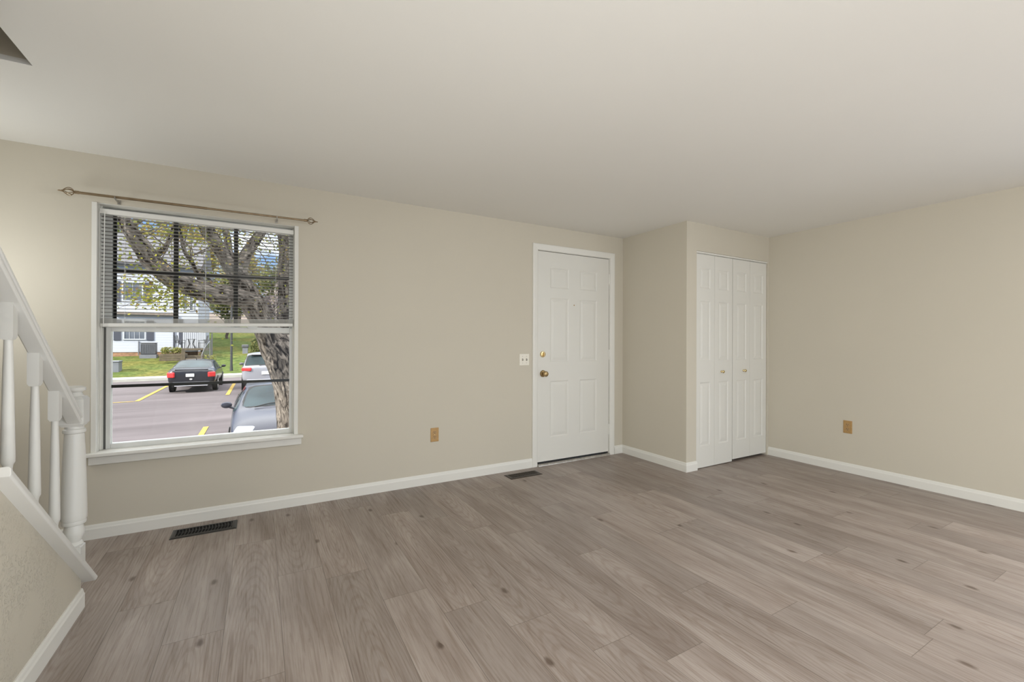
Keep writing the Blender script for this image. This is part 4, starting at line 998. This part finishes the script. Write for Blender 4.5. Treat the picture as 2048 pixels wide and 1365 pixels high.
SEDAN = [  # y, wl, zl, w1, z1, wb, zb, wt, zt, zc
    (-2.42, .70, .34, .80, .52, .79, .86, .70, .97, .99), (-2.34, .78, .25, .90, .56, .885, .95, .78, 1.06, 1.08), (-1.80, .82, .20, .925, .56, .91, 1.0, .79, 1.09, 1.11),
    (-0.95, .82, .20, .93, .58, .915, .99, .655, 1.40, 1.44), (-0.35, .82, .20, .93, .58, .915, .98, .67, 1.425, 1.465), (0.25, .82, .20, .93, .58, .91, .97, .66, 1.40, 1.445),
    (1.10, .82, .20, .925, .58, .90, .93, .80, 1.0, 1.03), (1.85, .82, .20, .915, .56, .875, .84, .77, .91, .96), (2.25, .78, .24, .88, .52, .84, .72, .70, .79, .82), (2.42, .66, .28, .78, .46, .74, .60, .60, .67, .68)]
SUVS = [
    (-2.26, .70, .40, .82, .58, .81, .98, .78, 1.06, 1.10), (-2.18, .80, .30, .91, .62, .895, 1.05, .82, 1.14, 1.17), (-1.80, .84, .24, .93, .64, .915, 1.06, .70, 1.60, 1.66),
    (-0.80, .84, .24, .935, .64, .92, 1.04, .72, 1.66, 1.72), (-0.05, .84, .24, .935, .64, .915, 1.03, .71, 1.66, 1.72), (0.45, .84, .24, .935, .64, .91, 1.02, .68, 1.60, 1.66),
    (1.20, .84, .24, .93, .62, .90, .99, .80, 1.07, 1.10), (1.80, .82, .24, .915, .60, .875, .92, .76, 1.0, 1.03), (2.15, .78, .28, .88, .56, .83, .80, .68, .88, .90), (2.28, .66, .32, .78, .50, .74, .66, .60, .74, .75)]

def split_islands(me, name, m, parent):
    n = len(me.vertices); up = list(range(n))
    def root_of(a):
        while up[a] != a: up[a] = up[up[a]]; a = up[a]
        return a
    for e in me.edges: up[root_of(e.vertices[0])] = root_of(e.vertices[1])
    isl = {}
    for p in me.polygons: isl.setdefault(root_of(p.vertices[0]), []).append(list(p.vertices))
    for fs in isl.values():
        idx = {}; V = []; F = []
        for f in fs:
            F.append([idx.setdefault(v, len(idx)) for v in f])
        for v, k in sorted(idx.items(), key=lambda t: t[1]): V.append(tuple(me.vertices[v].co))
        x = bpy.data.meshes.new(name); x.from_pydata(V, [], F); x.materials.append(m)
        x.polygons.foreach_set('use_smooth', [True]*len(F))
        o = bpy.data.objects.new(name, x); COL.objects.link(o); o.parent = parent

def build_car(name, ST, loc, rz, paint_m, label, wr, tail=True):
    root = empty(name, loc, rz); tag(root, label, 'car')
    bm = bmesh.new(); rings = []
    for y, wl, zl, w1, z1, wb, zb, wt, zt, zc in ST:
        half = [(wl, zl), (w1, z1), (wb, zb), (wt, zt), (wt*0.5, zc-(zc-zt)*0.12)]
        pts = [(-x, z) for x, z in half] + [(0, zc)] + [(x, z) for x, z in half[::-1]]
        rings.append([bm.verts.new((x, y, z)) for x, z in pts])
    n = len(rings[0]); cls = {}
    wind = []
    rear_i, front_i = [i for i in range(len(ST)-1) if ST[i][8] < 1.2 <= ST[i+1][8]][0], [i for i in range(len(ST)-1) if ST[i][8] > 1.2 >= ST[i+1][8]][0]
    groups = {'rear': [], 'front': []}; sides = []
    for i in range(len(ST)-1):
        for k in range(n-1):
            f = bm.faces.new((rings[i][k], rings[i][k+1], rings[i+1][k+1], rings[i+1][k]))
            if 3 <= k <= 6:
                if i == rear_i: groups['rear'].append(f)
                if i == front_i: groups['front'].append(f)
            if k in (2, 7) and rear_i <= i <= front_i: sides.append(f)
    bm.faces.new(rings[0][::-1]); bm.faces.new(rings[-1])
    for a, b in zip(rings, rings[1:]): bm.faces.new((a[-1], a[0], b[0], b[-1]))
    for f in bm.faces: f.material_index = 0
    for key, idx in (('rear', 1), ('front', 2)):
        fs = groups[key]
        bmesh.ops.inset_region(bm, faces=fs, thickness=0.03, use_even_offset=True)
        rim = bmesh.ops.inset_region(bm, faces=fs, thickness=0.032, use_even_offset=True)['faces']
        for f in rim: f.material_index = 4 if key == 'rear' else 5
        for f in fs: f.material_index = idx
    bmesh.ops.inset_individual(bm, faces=sides, thickness=0.038, use_even_offset=True)
    for f in sides: f.material_index = 3
    bmesh.ops.recalc_face_normals(bm, faces=bm.faces)
    cl = bm.edges.layers.float.get('crease_edge') or bm.edges.layers.float.new('crease_edge')
    for e in bm.edges:
        m0 = {f.material_index for f in e.link_faces}
        if len(m0) > 1: e[cl] = 0.9
    for a, b in zip(rings, rings[1:]):
        for k, cw in ((1, 0.25), (2, 0.6), (3, 0.45), (7, 0.45), (8, 0.6), (9, 0.25)):
            if 0 <= k < n:
                kk = {7: n-4, 8: n-3, 9: n-2}.get(k, k)
                for e in a[kk].link_edges:
                    if e.other_vert(a[kk]) is b[kk]: e[cl] = max(e[cl], cw)
    cv = bm.verts.layers.float.get('crease_vert') or bm.verts.layers.float.new('crease_vert')
    for v in bm.verts:
        be = [e for e in v.link_edges if len({f.material_index for f in e.link_faces}) > 1]
        if len(be) == 2:
            d0 = (be[0].other_vert(v).co-v.co).normalized(); d1 = (be[1].other_vert(v).co-v.co).normalized()
            if d0.dot(d1) > -0.8: v[cv] = 0.85
    me = bpy.data.meshes.new('car_shape'); bm.to_mesh(me); bm.free()
    for k in range(6): me.materials.append(paint_m)
    tmp = bpy.data.objects.new('car_shape', me); COL.objects.link(tmp)
    md = tmp.modifiers.new('s', 'SUBSURF'); md.levels = 2; md.render_levels = 2
    dg = bpy.context.evaluated_depsgraph_get(); ev = bpy.data.meshes.new_from_object(tmp.evaluated_get(dg))
    bpy.data.objects.remove(tmp); bpy.data.meshes.remove(me)
    for idx, pname, m in ((0, 'car_body', paint_m), (1, 'rear_window', M_CARGLASS), (2, 'windshield', M_CARGLASS), (3, 'side_windows', M_CARGLASS), (4, 'rear_window_trim', M_BLACK), (5, 'windshield_trim', M_BLACK)):
        b2 = bmesh.new(); b2.from_mesh(ev)
        bmesh.ops.delete(b2, geom=[f for f in b2.faces if f.material_index != idx], context='FACES')
        for f in b2.faces: f.material_index = 0; f.smooth = True
        mm = bpy.data.meshes.new(pname); b2.to_mesh(mm); b2.free(); mm.materials.append(m)
        if pname != 'side_windows':
            o = bpy.data.objects.new(pname, mm); COL.objects.link(o); o.parent = root
        else:
            split_islands(mm, 'side_window', m, root); bpy.data.meshes.remove(mm)
    bpy.data.meshes.remove(ev)
    W1 = 0.925; yr, yf = -1.38, 1.42
    for sx in (-1, 1):
        for yy in (yr, yf):
            x0 = sx*(W1-0.205); x1 = sx*(W1+0.006)
            mb = MB()
            mb.lathe([(wr-0.03, 0), (wr, 0.03*sx), (wr, 0.175*sx), (wr-0.03, 0.205*sx), (wr-0.09, 0.208*sx)], (x0, yy, wr), 'x', 24)
            wh = mb.build('wheel', M_BLACK, root, smooth=True)
            mb = MB(); mb.lathe([(wr-0.10, 0.195*sx), (wr-0.095, 0.212*sx), (wr-0.12, 0.212*sx), (0.07, 0.206*sx), (0.05, 0.214*sx)], (x0, yy, wr), 'x', 20)
            for q in range(5):
                a = q*2*pi/5; M = Matrix.Translation((x0+0.209*sx, yy, wr)) @ Matrix.Rotation(a, 4, 'X')
                mb.box(-0.006, -0.028, 0.03, 0.006, 0.028, wr-0.11, M)
            mb.build('rim', M_WHEEL, wh, smooth=True)
            mb = MB(); mb.lathe([(wr+0.05, 0.0), (wr+0.05, 0.012*sx), (wr+0.04, 0.014*sx)], (sx*(W1-0.012), yy, wr+0.005), 'x', 24)
            mb.build('wheel_arch', M_BLACK, root, smooth=True)
        zb = ST[front_i][6]
        mb = MB(); mb.lathe([(0.03, -0.08), (0.085, -0.05), (0.10, 0.0), (0.085, 0.05), (0.03, 0.07)], (0, 0, 0), 'y', 16)
        for v in mb.bm.verts: v.co = Vector((v.co.x*1.0, v.co.y*0.8, v.co.z*0.66))
        bmesh.ops.transform(mb.bm, matrix=Matrix.Translation((sx*1.01, ST[front_i][0]+0.42, zb+0.09)), verts=mb.bm.verts)
        mb.tube([(sx*0.86, ST[front_i][0]+0.42, zb+0.01), (sx*0.98, ST[front_i][0]+0.42, zb+0.06)], 0.025, 8)
        mb.build('side_mirror', paint_m if name != 'suv' else M_ACM, root, smooth=True)
    return root

def blob(name, m, parent, c, hx, hy, hz, rx=0, rz=0):
    mb = MB(); mb.box(-hx, -hy, -hz, hx, hy, hz, Matrix.Translation(c) @ Matrix.Rotation(rz, 4, 'Z') @ Matrix.Rotation(rx, 4, 'X'))
    return mb.build(name, m, parent, bevel=min(hx, hy, hz)*0.7, seg=3)

def build_cars():
    P1 = paint('black_car_paint', (0.016, 0.016, 0.02), 0.0, 0.25)
    r = build_car('sedan', SEDAN, (-2.70, 27.0, gz(-3, 27)), radians(-0.5), P1, 'black sedan parked facing away by the grass', 0.335)
    for sx in (-1, 1):
        blob('tail_light', M_TAIL, r, (sx*0.755, -2.355, 0.82), 0.15, 0.06, 0.12, rz=sx*radians(24))
    blob('license_plate', M_LICENSE, r, (-0.05, -2.435, 0.80), 0.155, 0.012, 0.07)
    mb = MB(); mb.lathe([(0.0, 0), (0.055, 0), (0.05, -0.012), (0, -0.014)], (-0.02, -2.415, 0.62), 'y', 18)
    for v in mb.bm.verts: v.co.z = 0.62 + (v.co.z-0.62)*0.55
    mb.build('badge', M_LICENSE, r)
    MB().box(-0.70, -2.47, 0.34, 0.70, -2.36, 0.52).build('bumper', P1, r, bevel=0.05, seg=3)
    MB().box(-0.62, -2.455, 0.30, 0.62, -2.40, 0.345).build('bumper_trim', M_CHROME, r, bevel=0.01)
    mb = MB(); mb.tube([(0, -0.72, 1.43), (0, -0.80, 1.56)], [0.02, 0.006], 8); mb.build('antenna', M_BLACK, r)
    MB().box(-0.62, -2.36, 1.03, 0.62, -2.27, 1.07).build('spoiler', P1, r, bevel=0.012)
    P2 = paint('silver_car_paint', (0.30, 0.30, 0.325), 0.35, 0.3)
    r = build_car('suv', SUVS, (0.20, 24.6, gz(0.3, 24)+0.10), 0, P2, 'silver SUV parked right of the black sedan', 0.36)
    for sx in (-1, 1):
        blob('tail_light', M_TAIL, r, (sx*0.725, -2.20, 1.0), 0.19, 0.06, 0.08, rz=sx*radians(20))
    blob('license_plate', M_LICENSE, r, (0.0, -2.275, 0.83), 0.155, 0.012, 0.07)
    MB().box(-0.74, -2.33, 0.40, 0.74, -2.18, 0.56).build('bumper', P2, r, bevel=0.05, seg=3)
    MB().box(-0.72, -2.315, 0.30, 0.72, -2.15, 0.41).build('bumper_trim', M_ACM, r, bevel=0.02)
    mb = MB(); mb.box(-0.30, -0.015, -0.01, 0.10, 0.01, 0.012, Matrix.Translation((0.05, -2.215, 1.19)) @ Matrix.Rotation(radians(-4), 4, 'Y')); mb.build('wiper', M_BLACK, r)
    MB().box(-0.56, -1.95, 1.615, 0.56, -1.72, 1.66).build('spoiler', P2, r, bevel=0.015)
    P3 = paint('slate_blue_car_paint', (0.024, 0.025, 0.036), 0.0, 0.3)
    r = build_car('car', SEDAN, (0.40, 11.55, gz(0.4, 11)), radians(180), P3, 'dark blue car facing the window beside the tree trunk', 0.335)
    for sx in (-1, 1):
        blob('headlight', M_HEAD, r, (sx*0.665, 2.21, 0.725), 0.165, 0.15, 0.06, rx=radians(-30), rz=-sx*radians(24))
    MB().box(-0.45, 2.36, 0.50, 0.45, 2.45, 0.62).build('grille', M_BLACK, r, bevel=0.01)
    blob('license_plate', M_LICENSE, r, (0.0, 2.46, 0.42), 0.155, 0.012, 0.07)
    MB().box(-0.72, 2.30, 0.26, 0.72, 2.47, 0.40).build('bumper', P3, r, bevel=0.05, seg=3)
    for sx in (-0.1, 0.5):
        mb = MB(); mb.tube([(sx, 1.12, 1.045), (sx-0.25, 1.02, 1.09), (sx-0.55, 0.95, 1.11)], [0.012, 0.01, 0.006], 6); mb.build('wiper', M_BLACK, r)
build_cars()

# ---- house across the lot
def build_house():
    root = empty('house', (-10, 44, 0)); tag(root, 'white sided two storey house with charcoal shutters across the lawn', 'house')
    ox, oy = -10, 44
    def part(mb, name, m, par=root, **k):
        bmesh.ops.transform(mb.bm, matrix=Matrix.Translation((-ox, -oy, 0)), verts=mb.bm.verts); return mb.build(name, m, par, **k)
    x0, x1, y0, y1 = -20.0, -4.43, 44.0, 53.0
    part(MB().box(x0, y0, 0.27, x1, y1, 7.1), 'siding', M_SIDE)
    part(MB().box(x0+0.02, y0+0.03, -1.5, x1-0.02, y1, 0.27), 'brick_base', M_BRICK)
    mb = MB(); mb.prism([(y0-0.4, 7.0), (y0-0.4, 7.15), ((y0+y1)/2, 10.2), (y1+0.4, 7.15), (y1+0.4, 7.0)], lambda y, z: (x0-0.3, y, z), lambda y, z: (x1+0.3, y, z))
    part(mb, 'roof', M_HROOF)
    part(MB().box(-9.75, y0-0.25, 3.16, -5.95, y0, 3.36), 'trim_band', M_ROOF)
    for sx in (x0, x1-0.12):
        part(MB().box(sx, y0-0.03, 0.27, sx+0.12, y0+0.02, 6.4), 'corner_board', M_WHITE)
    def win(xa, xb, za, zb, cols, rows, sh):
        mb = MB(); w = 0.09
        mb.box(xa-w, y0-0.06, za-w, xa, y0, zb+w); mb.box(xb, y0-0.06, za-w, xb+w, y0, zb+w); mb.box(xa, y0-0.06, za-w, xb, y0, za); mb.box(xa, y0-0.06, zb, xb, y0, zb+w)
        for c in range(1, cols): x = xa+(xb-xa)*c/cols; mb.box(x-0.013, y0-0.045, za, x+0.013, y0-0.01, zb)
        for r_ in range(1, rows): z = za+(zb-za)*r_/rows; mb.box(xa, y0-0.045, z-0.015, xb, y0-0.01, z+0.015)
        f = part(mb, 'window', M_WHITE)
        part(MB().box(xa, y0-0.02, za, xb, y0-0.005, zb), 'pane', M_HGLASS, f)
        for q in sh:
            part(MB().box(q, y0-0.05, za-0.12, q+0.42, y0, zb+0.08), 'shutter', M_SHUT)
    win(-9.12, -8.02, 4.25, 5.62, 2, 2, (-9.72, -7.86))
    win(-9.05, -7.85, 1.30, 2.65, 4, 2, (-9.68, -7.70))
    win(-5.42, -5.18, 3.75, 5.2, 1, 2, ()); win(-4.98, -4.80, 3.65, 5.2, 1, 2, ())
    mb = MB(); mb.box(-6.06, y0-0.08, 0.3, -5.96, y0, 2.9); mb.box(-5.70, y0-0.06, 0.9, -5.56, y0, 2.9); mb.box(-5.52, y0-0.06, 0.3, -5.46, y0, 2.9)
    part(mb, 'front_door_frame', M_SHUT)
    mb = MB(); mb.tube([(-8.20, y0-0.05, 0.05), (-8.20, y0-0.05, 1.12)], 0.035, 8); part(mb, 'vent_pipe', M_UTIL)
build_house()

def plain(name, label, cat, loc, parts, group=None):
    r = empty(name, loc); tag(r, label, cat, group)
    for pn, mb, m, k in parts: mb.build(pn, m, r, **k)
    return r

def build_yard():
    # air conditioner
    z = 0.10; cab = MB(); cab.box(-0.44, -0.40, 0, 0.44, 0.40, 0.86); slats = MB()
    for k in range(14):
        x = -0.42+0.84*k/13; slats.box(x-0.010, -0.43, 0.06, x+0.010, -0.40, 0.80)
    plain('air_conditioner', 'dark grey louvered air conditioner against the white house', 'air conditioner', (-7.40, 43.0, z),
          [('cabinet', cab, M_ACM, dict(bevel=0.05)), ('louvers', slats, M_UTIL, {}), ('top_grille', MB().box(-0.46, -0.42, 0.86, 0.46, 0.42, 0.90), M_ACM, dict(bevel=0.02)), ('base_pad', MB().box(-0.5, -0.45, -0.6, 0.5, 0.45, 0.0), M_UTIL, {})])
    # utility box
    plain('utility_box', 'grey metal utility box standing on the lawn', 'utility box', (-8.22, 37.0, lawn_z(-8.2, 37)),
          [('cabinet', MB().box(-0.42, -0.4, -0.1, 0.42, 0.4, 0.58), M_UTIL, dict(bevel=0.02)), ('lid', MB().box(-0.45, -0.43, 0.58, 0.45, 0.43, 0.68), M_UTIL, dict(bevel=0.03))])
    # timber planter with shrubs behind
    mb = MB()
    for k in range(3): mb.box(-6.30, 39.9, -0.30+0.17*k, -4.85, 40.05, -0.145+0.17*k); mb.box(-4.98, 39.9, -0.30+0.17*k, -4.83, 41.5, -0.145+0.17*k)
    mb.box(-5.02, 39.82, -0.4, -4.80, 40.02, 0.42)
    tag(mb.build('timber_planter', M_TIMBER, bevel=0.01), 'weathered timber retaining planter in front of the house', 'planter')
    rnd = random.Random(4)
    for i, (c, r_, n, sz, lab) in enumerate((((-6.05, 41.0, 0.42), 0.17, 170, 0.10, 'low yellowish shrub at the left end of the timber planter'), ((-5.42, 41.0, 0.46), 0.15, 170, 0.10, 'low yellowish shrub at the right end of the timber planter'), ((0.0, 45.4, 0.75), 0.42, 500, 0.14, 'loose olive shrub on the hill behind the silver SUV'),
                                     ((-3.15, 38.5, -0.15), 0.20, 120, 0.09, 'small dry shrub at the foot of the steps'))):
        r0 = empty('shrub', (c[0], c[1], lawn_z(c[0], c[1]))); tag(r0, lab, 'shrub')
        g = lambda a: max(-1.7*a, min(1.7*a, rnd.gauss(0, a)))
        leaves('foliage', [(g(r_), g(r_), max(0.04, c[2]-r0.location.z + g(r_*0.8))) for _ in range(n)], sz, LF_SHRUB if i != 2 else LF_GREEN, r0, i)
        mb = MB()
        for q in range(5): mb.tube([(0, 0, -0.05), (g(r_*.4), g(r_*.4), 0.3), (g(r_), g(r_), c[2]-r0.location.z+0.1)], [0.02, 0.012, 0.006], 5)
        mb.build('stems', M_TWIG, r0)
    # porch deck with white privacy panel
    mb = MB(); mb.box(-5.85, 41.6, 0.42, -3.55, 43.9, 0.56); mb.box(-5.5, 41.7, -0.6, -5.35, 41.85, 0.45); mb.box(-4.05, 41.7, -0.6, -3.9, 41.85, 0.45)
    tag(mb.build('porch_deck', M_TIMBER), 'dark porch deck beside the white house', 'deck')
    mb = MB(); mb.box(-4.40, 43.0, 0.56, -3.86, 43.05, 1.95); pk = MB()
    pan = MB(); pan.box(-5.35, 43.3, 0.56, -3.86, 43.36, 1.92)
    for k in range(12): pan.box(-5.33+0.125*k, 43.27, 0.58, -5.26+0.125*k, 43.30, 1.90)
    tag(pan.build('privacy_panel', M_WHITE), 'white vinyl privacy panel behind the patio furniture', 'panel'); mb.bm.free(); pk.bm.free()
    # patio furniture
    def chair(x, rz, label):
        r = empty('patio_chair', (x, 42.3, 0.575), rz); tag(r, label, 'chair', 'black patio chairs')
        mb = MB()
        for sx in (-0.24, 0.24):
            mb.tube([(sx, -0.22, 0), (sx, -0.24, 0.42), (sx, -0.28, 0.62), (sx, 0.16, 0.62), (sx, 0.20, 0.42), (sx, 0.26, 0)], 0.022, 6)
        mb.build('frame', M_IRON, r)
        mb = MB()
        for k in range(5): mb.tube([(-0.20+0.1*k, 0.20, 0.42), (-0.20+0.1*k, 0.30, 0.95)], 0.014, 5)
        mb.tube([(-0.24, 0.20, 0.40), (-0.24, 0.31, 1.0), (0.24, 0.31, 1.0), (0.24, 0.20, 0.40)], 0.022, 6); mb.build('backrest', M_IRON, r)
        MB().box(-0.24, -0.22, 0.40, 0.24, 0.22, 0.43).build('seat', M_IRON, r)
    chair(-5.42, radians(70), 'black wrought iron patio chair at the left of the table'); chair(-3.95, radians(-75), 'black wrought iron patio chair at the right of the table')
    mb = MB()
    for k in range(4):
        a = pi/4+k*pi/2; mb.tube([(0.34*cos(a), 0.34*sin(a), 0), (0.15*cos(a), 0.15*sin(a), 0.35), (0.26*cos(a), 0.26*sin(a), 0.70)], 0.02, 6)
    top = MB(); top.lathe([(0.0, 0.69), (0.34, 0.69), (0.34, 0.72), (0, 0.72)], (0, 0, 0), 'z', 24)
    plain('patio_table', 'round black patio table on the porch deck', 'table', (-4.69, 42.25, 0.575), [('legs', mb, M_IRON, {}), ('tabletop', top, M_IRON, {})])
    # dark stair fence and pale rail
    mb = MB()
    for k in range(9): mb.box(-3.80+0.06*k, 41.0, -0.2, -3.772+0.06*k, 41.03, 1.22)
    mb.box(-3.82, 40.99, 1.20, -3.26, 41.04, 1.26); mb.box(-3.82, 40.99, -0.1, -3.26, 41.04, -0.04); mb.box(-3.30, 40.97, -0.4, -3.22, 41.06, 1.75)
    tag(mb.build('picket_fence', M_ACM), 'dark picket fence at the top of the outdoor steps', 'fence')
    mb = MB(); mb.tube([(-3.35, 40.6, 1.15), (-3.62, 39.6, 0.62), (-3.72, 39.0, 0.10)], 0.02, 8); mb.tube([(-3.72, 39.0, 0.10), (-3.72, 39.0, -0.75)], 0.018, 8); mb.tube([(-3.35, 40.6, 1.15), (-3.35, 40.6, -0.45)], 0.018, 8)
    tag(mb.build('handrail', M_UTIL), 'thin grey handrail sloping down in front of the dark fence', 'handrail')
    mb = MB()
    for k in range(4): mb.box(-4.75, 38.6+0.55*k, -0.9, -3.75, 39.15+0.55*k, -0.52+0.19*k)
    struct(mb.build('outdoor_steps', M_TIMBER), 'timber steps climbing to the porch', 'steps')
    # barbecue
    plain('barbecue_grill', 'small grey covered grill on the hill lawn', 'grill', (-1.15, 44.4, lawn_z(-1.15, 44.4)),
          [('cart', MB().box(-0.20, -0.2, -0.05, 0.20, 0.2, 0.45), M_UTIL, dict(bevel=0.02)), ('hood', MB().box(-0.26, -0.22, 0.45, 0.26, 0.22, 0.75), M_ACM, dict(bevel=0.08, seg=3))])
    # lamp post
    zz = lawn_z(-1.74, 35.9); mb = MB(); mb.tube([(0, 0, -0.1), (0, 0, 0.5), (0, 0, 6.2)], [0.11, 0.075, 0.06], 14)
    hd = MB(); hd.box(-0.25, -0.9, 6.15, 0.25, 0.1, 6.3)
    plain('lamp_post', 'dark lamp post on the lawn behind the curb', 'lamp post', (-1.74, 35.9, zz), [('pole', mb, M_POLE, dict(smooth=True)), ('lamp_head', hd, M_POLE, dict(bevel=0.03))])
    # far houses
    for (xa, xb, y, za, zb, lab) in ((-7.2, -4.9, 78, 1.0, 3.3, 'far white house at the top of the hill beyond the fence'), (-4.2, -1.7, 80, 1.0, 3.7, 'far white house on the hill behind the lamp post')):
        r = empty('distant_house', ((xa+xb)/2, y, za)); tag(r, lab, 'house', 'far houses on the hill')
        w = (xb-xa)/2
        MB().box(-w, 0, 0, w, 7, zb-za).build('wall', M_SIDE, r)
        mb = MB(); mb.prism([(-0.3, zb-za), (3.5, zb-za+2.2), (7.3, zb-za)], lambda a, b: (-w-0.2, a, b), lambda a, b: (w+0.2, a, b)); mb.build('roof', M_ROOF, r)
        MB().box(-w*0.3, -0.05, (zb-za)*0.4, w*0.15, 0.02, (zb-za)*0.8).build('window', M_HGLASS, r)
build_yard()

def build_far_trees():
    # x, y, height, crown radius, leaf material, leaves, leaf size, label
    spec = [(-6.2, 63, 13, 3.0, LF_GOLD, 2600, 0.36, 'golden autumn tree rising behind the white house'),
            (-2.6, 69, 11, 2.8, LF_GOLD, 2400, 0.36, 'pale gold tree on the hill left of the lamp post'),
            (-3.1, 57, 7.0, 1.9, LF_GREEN, 2200, 0.32, 'olive green tree behind the lamp post'),
            (1.6, 75, 10, 3.0, LF_GREEN, 1600, 0.34, 'grey green tree at the top of the hill'),
            (4.3, 61, 9.0, 2.7, LF_BARE, 2600, 0.26, 'bare pinkish tree at the right edge of the window'),
            (1.6, 50, 5.2, 1.6, LF_BARE, 1500, 0.20, 'small bare tree behind the silver SUV'),
            (4.6, 47, 3.6, 0.6, LF_ORANGE, 260, 0.18, 'small orange tree beside the big trunk'),
            (-16.5, 66, 15, 4.5, LF_GREEN, 2400, 0.42, 'tall green tree beyond the house roof'),
            (-12.0, 80, 17, 4.0, LF_GOLD, 1800, 0.42, 'tall golden tree beyond the house roof'),
            (-3.6, 88, 8.5, 2.6, LF_ORANGE, 700, 0.34, 'low orange tree on the hill crest')]
    for i, (x, y, h, cr, m, n, sz, lab) in enumerate(spec):
        z = lawn_z(x, y); r = empty('tree', (x, y, z)); tag(r, lab, 'tree', 'trees beyond the lawn'); rnd = random.Random(20+i)
        mb = MB(); mb.tube(wobble([(0, 0, -0.4), (0.1, 0, h*0.3), (0, 0.1, h*0.6), (0.2, 0, h*0.9)], 10, 0.25, i), [h*0.02]*4+[h*0.016]*3+[h*0.008]*4, 8)
        br = []
        for q in range(12 if m is not LF_BARE else 26):
            a = rnd.uniform(0, 6.28); zz = h*rnd.uniform(0.3, 0.75); e = Vector((cr*cos(a)*rnd.uniform(.5, 1), cr*sin(a)*rnd.uniform(.5, 1), zz+h*rnd.uniform(.08, .3)))
            path = wobble([(0.05, 0, zz), e*0.5+Vector((0, 0, zz*0.5+0.1)), e], 6, 0.3, q); br.append(path); mb.tube(path, [h*.008, h*.007, h*.006, h*.005, h*.004, h*.003, h*.002], 5)
        mb.build('trunk', M_TWIG, r)
        pts = []
        while len(pts) < n:
            if rnd.random() < 0.45:
                p = rnd.choice(br)[rnd.randint(2, 6)] + Vector((rnd.gauss(0, cr*.16), rnd.gauss(0, cr*.16), rnd.gauss(0, cr*.16)))
            else:
                d = Vector((rnd.gauss(0, 1), rnd.gauss(0, 1), rnd.gauss(0, 1))).normalized()*rnd.uniform(0.35, 1)
                p = Vector((d.x*cr, d.y*cr, h*0.62+d.z*h*0.38))
                if noise.noise(p*0.55+Vector((i*7, 0, 0))) < -0.08: continue
            pts.append(p)
        leaves('foliage', pts, sz, m, r, i, 1.3 if m is not LF_BARE else 3.5)
build_far_trees()
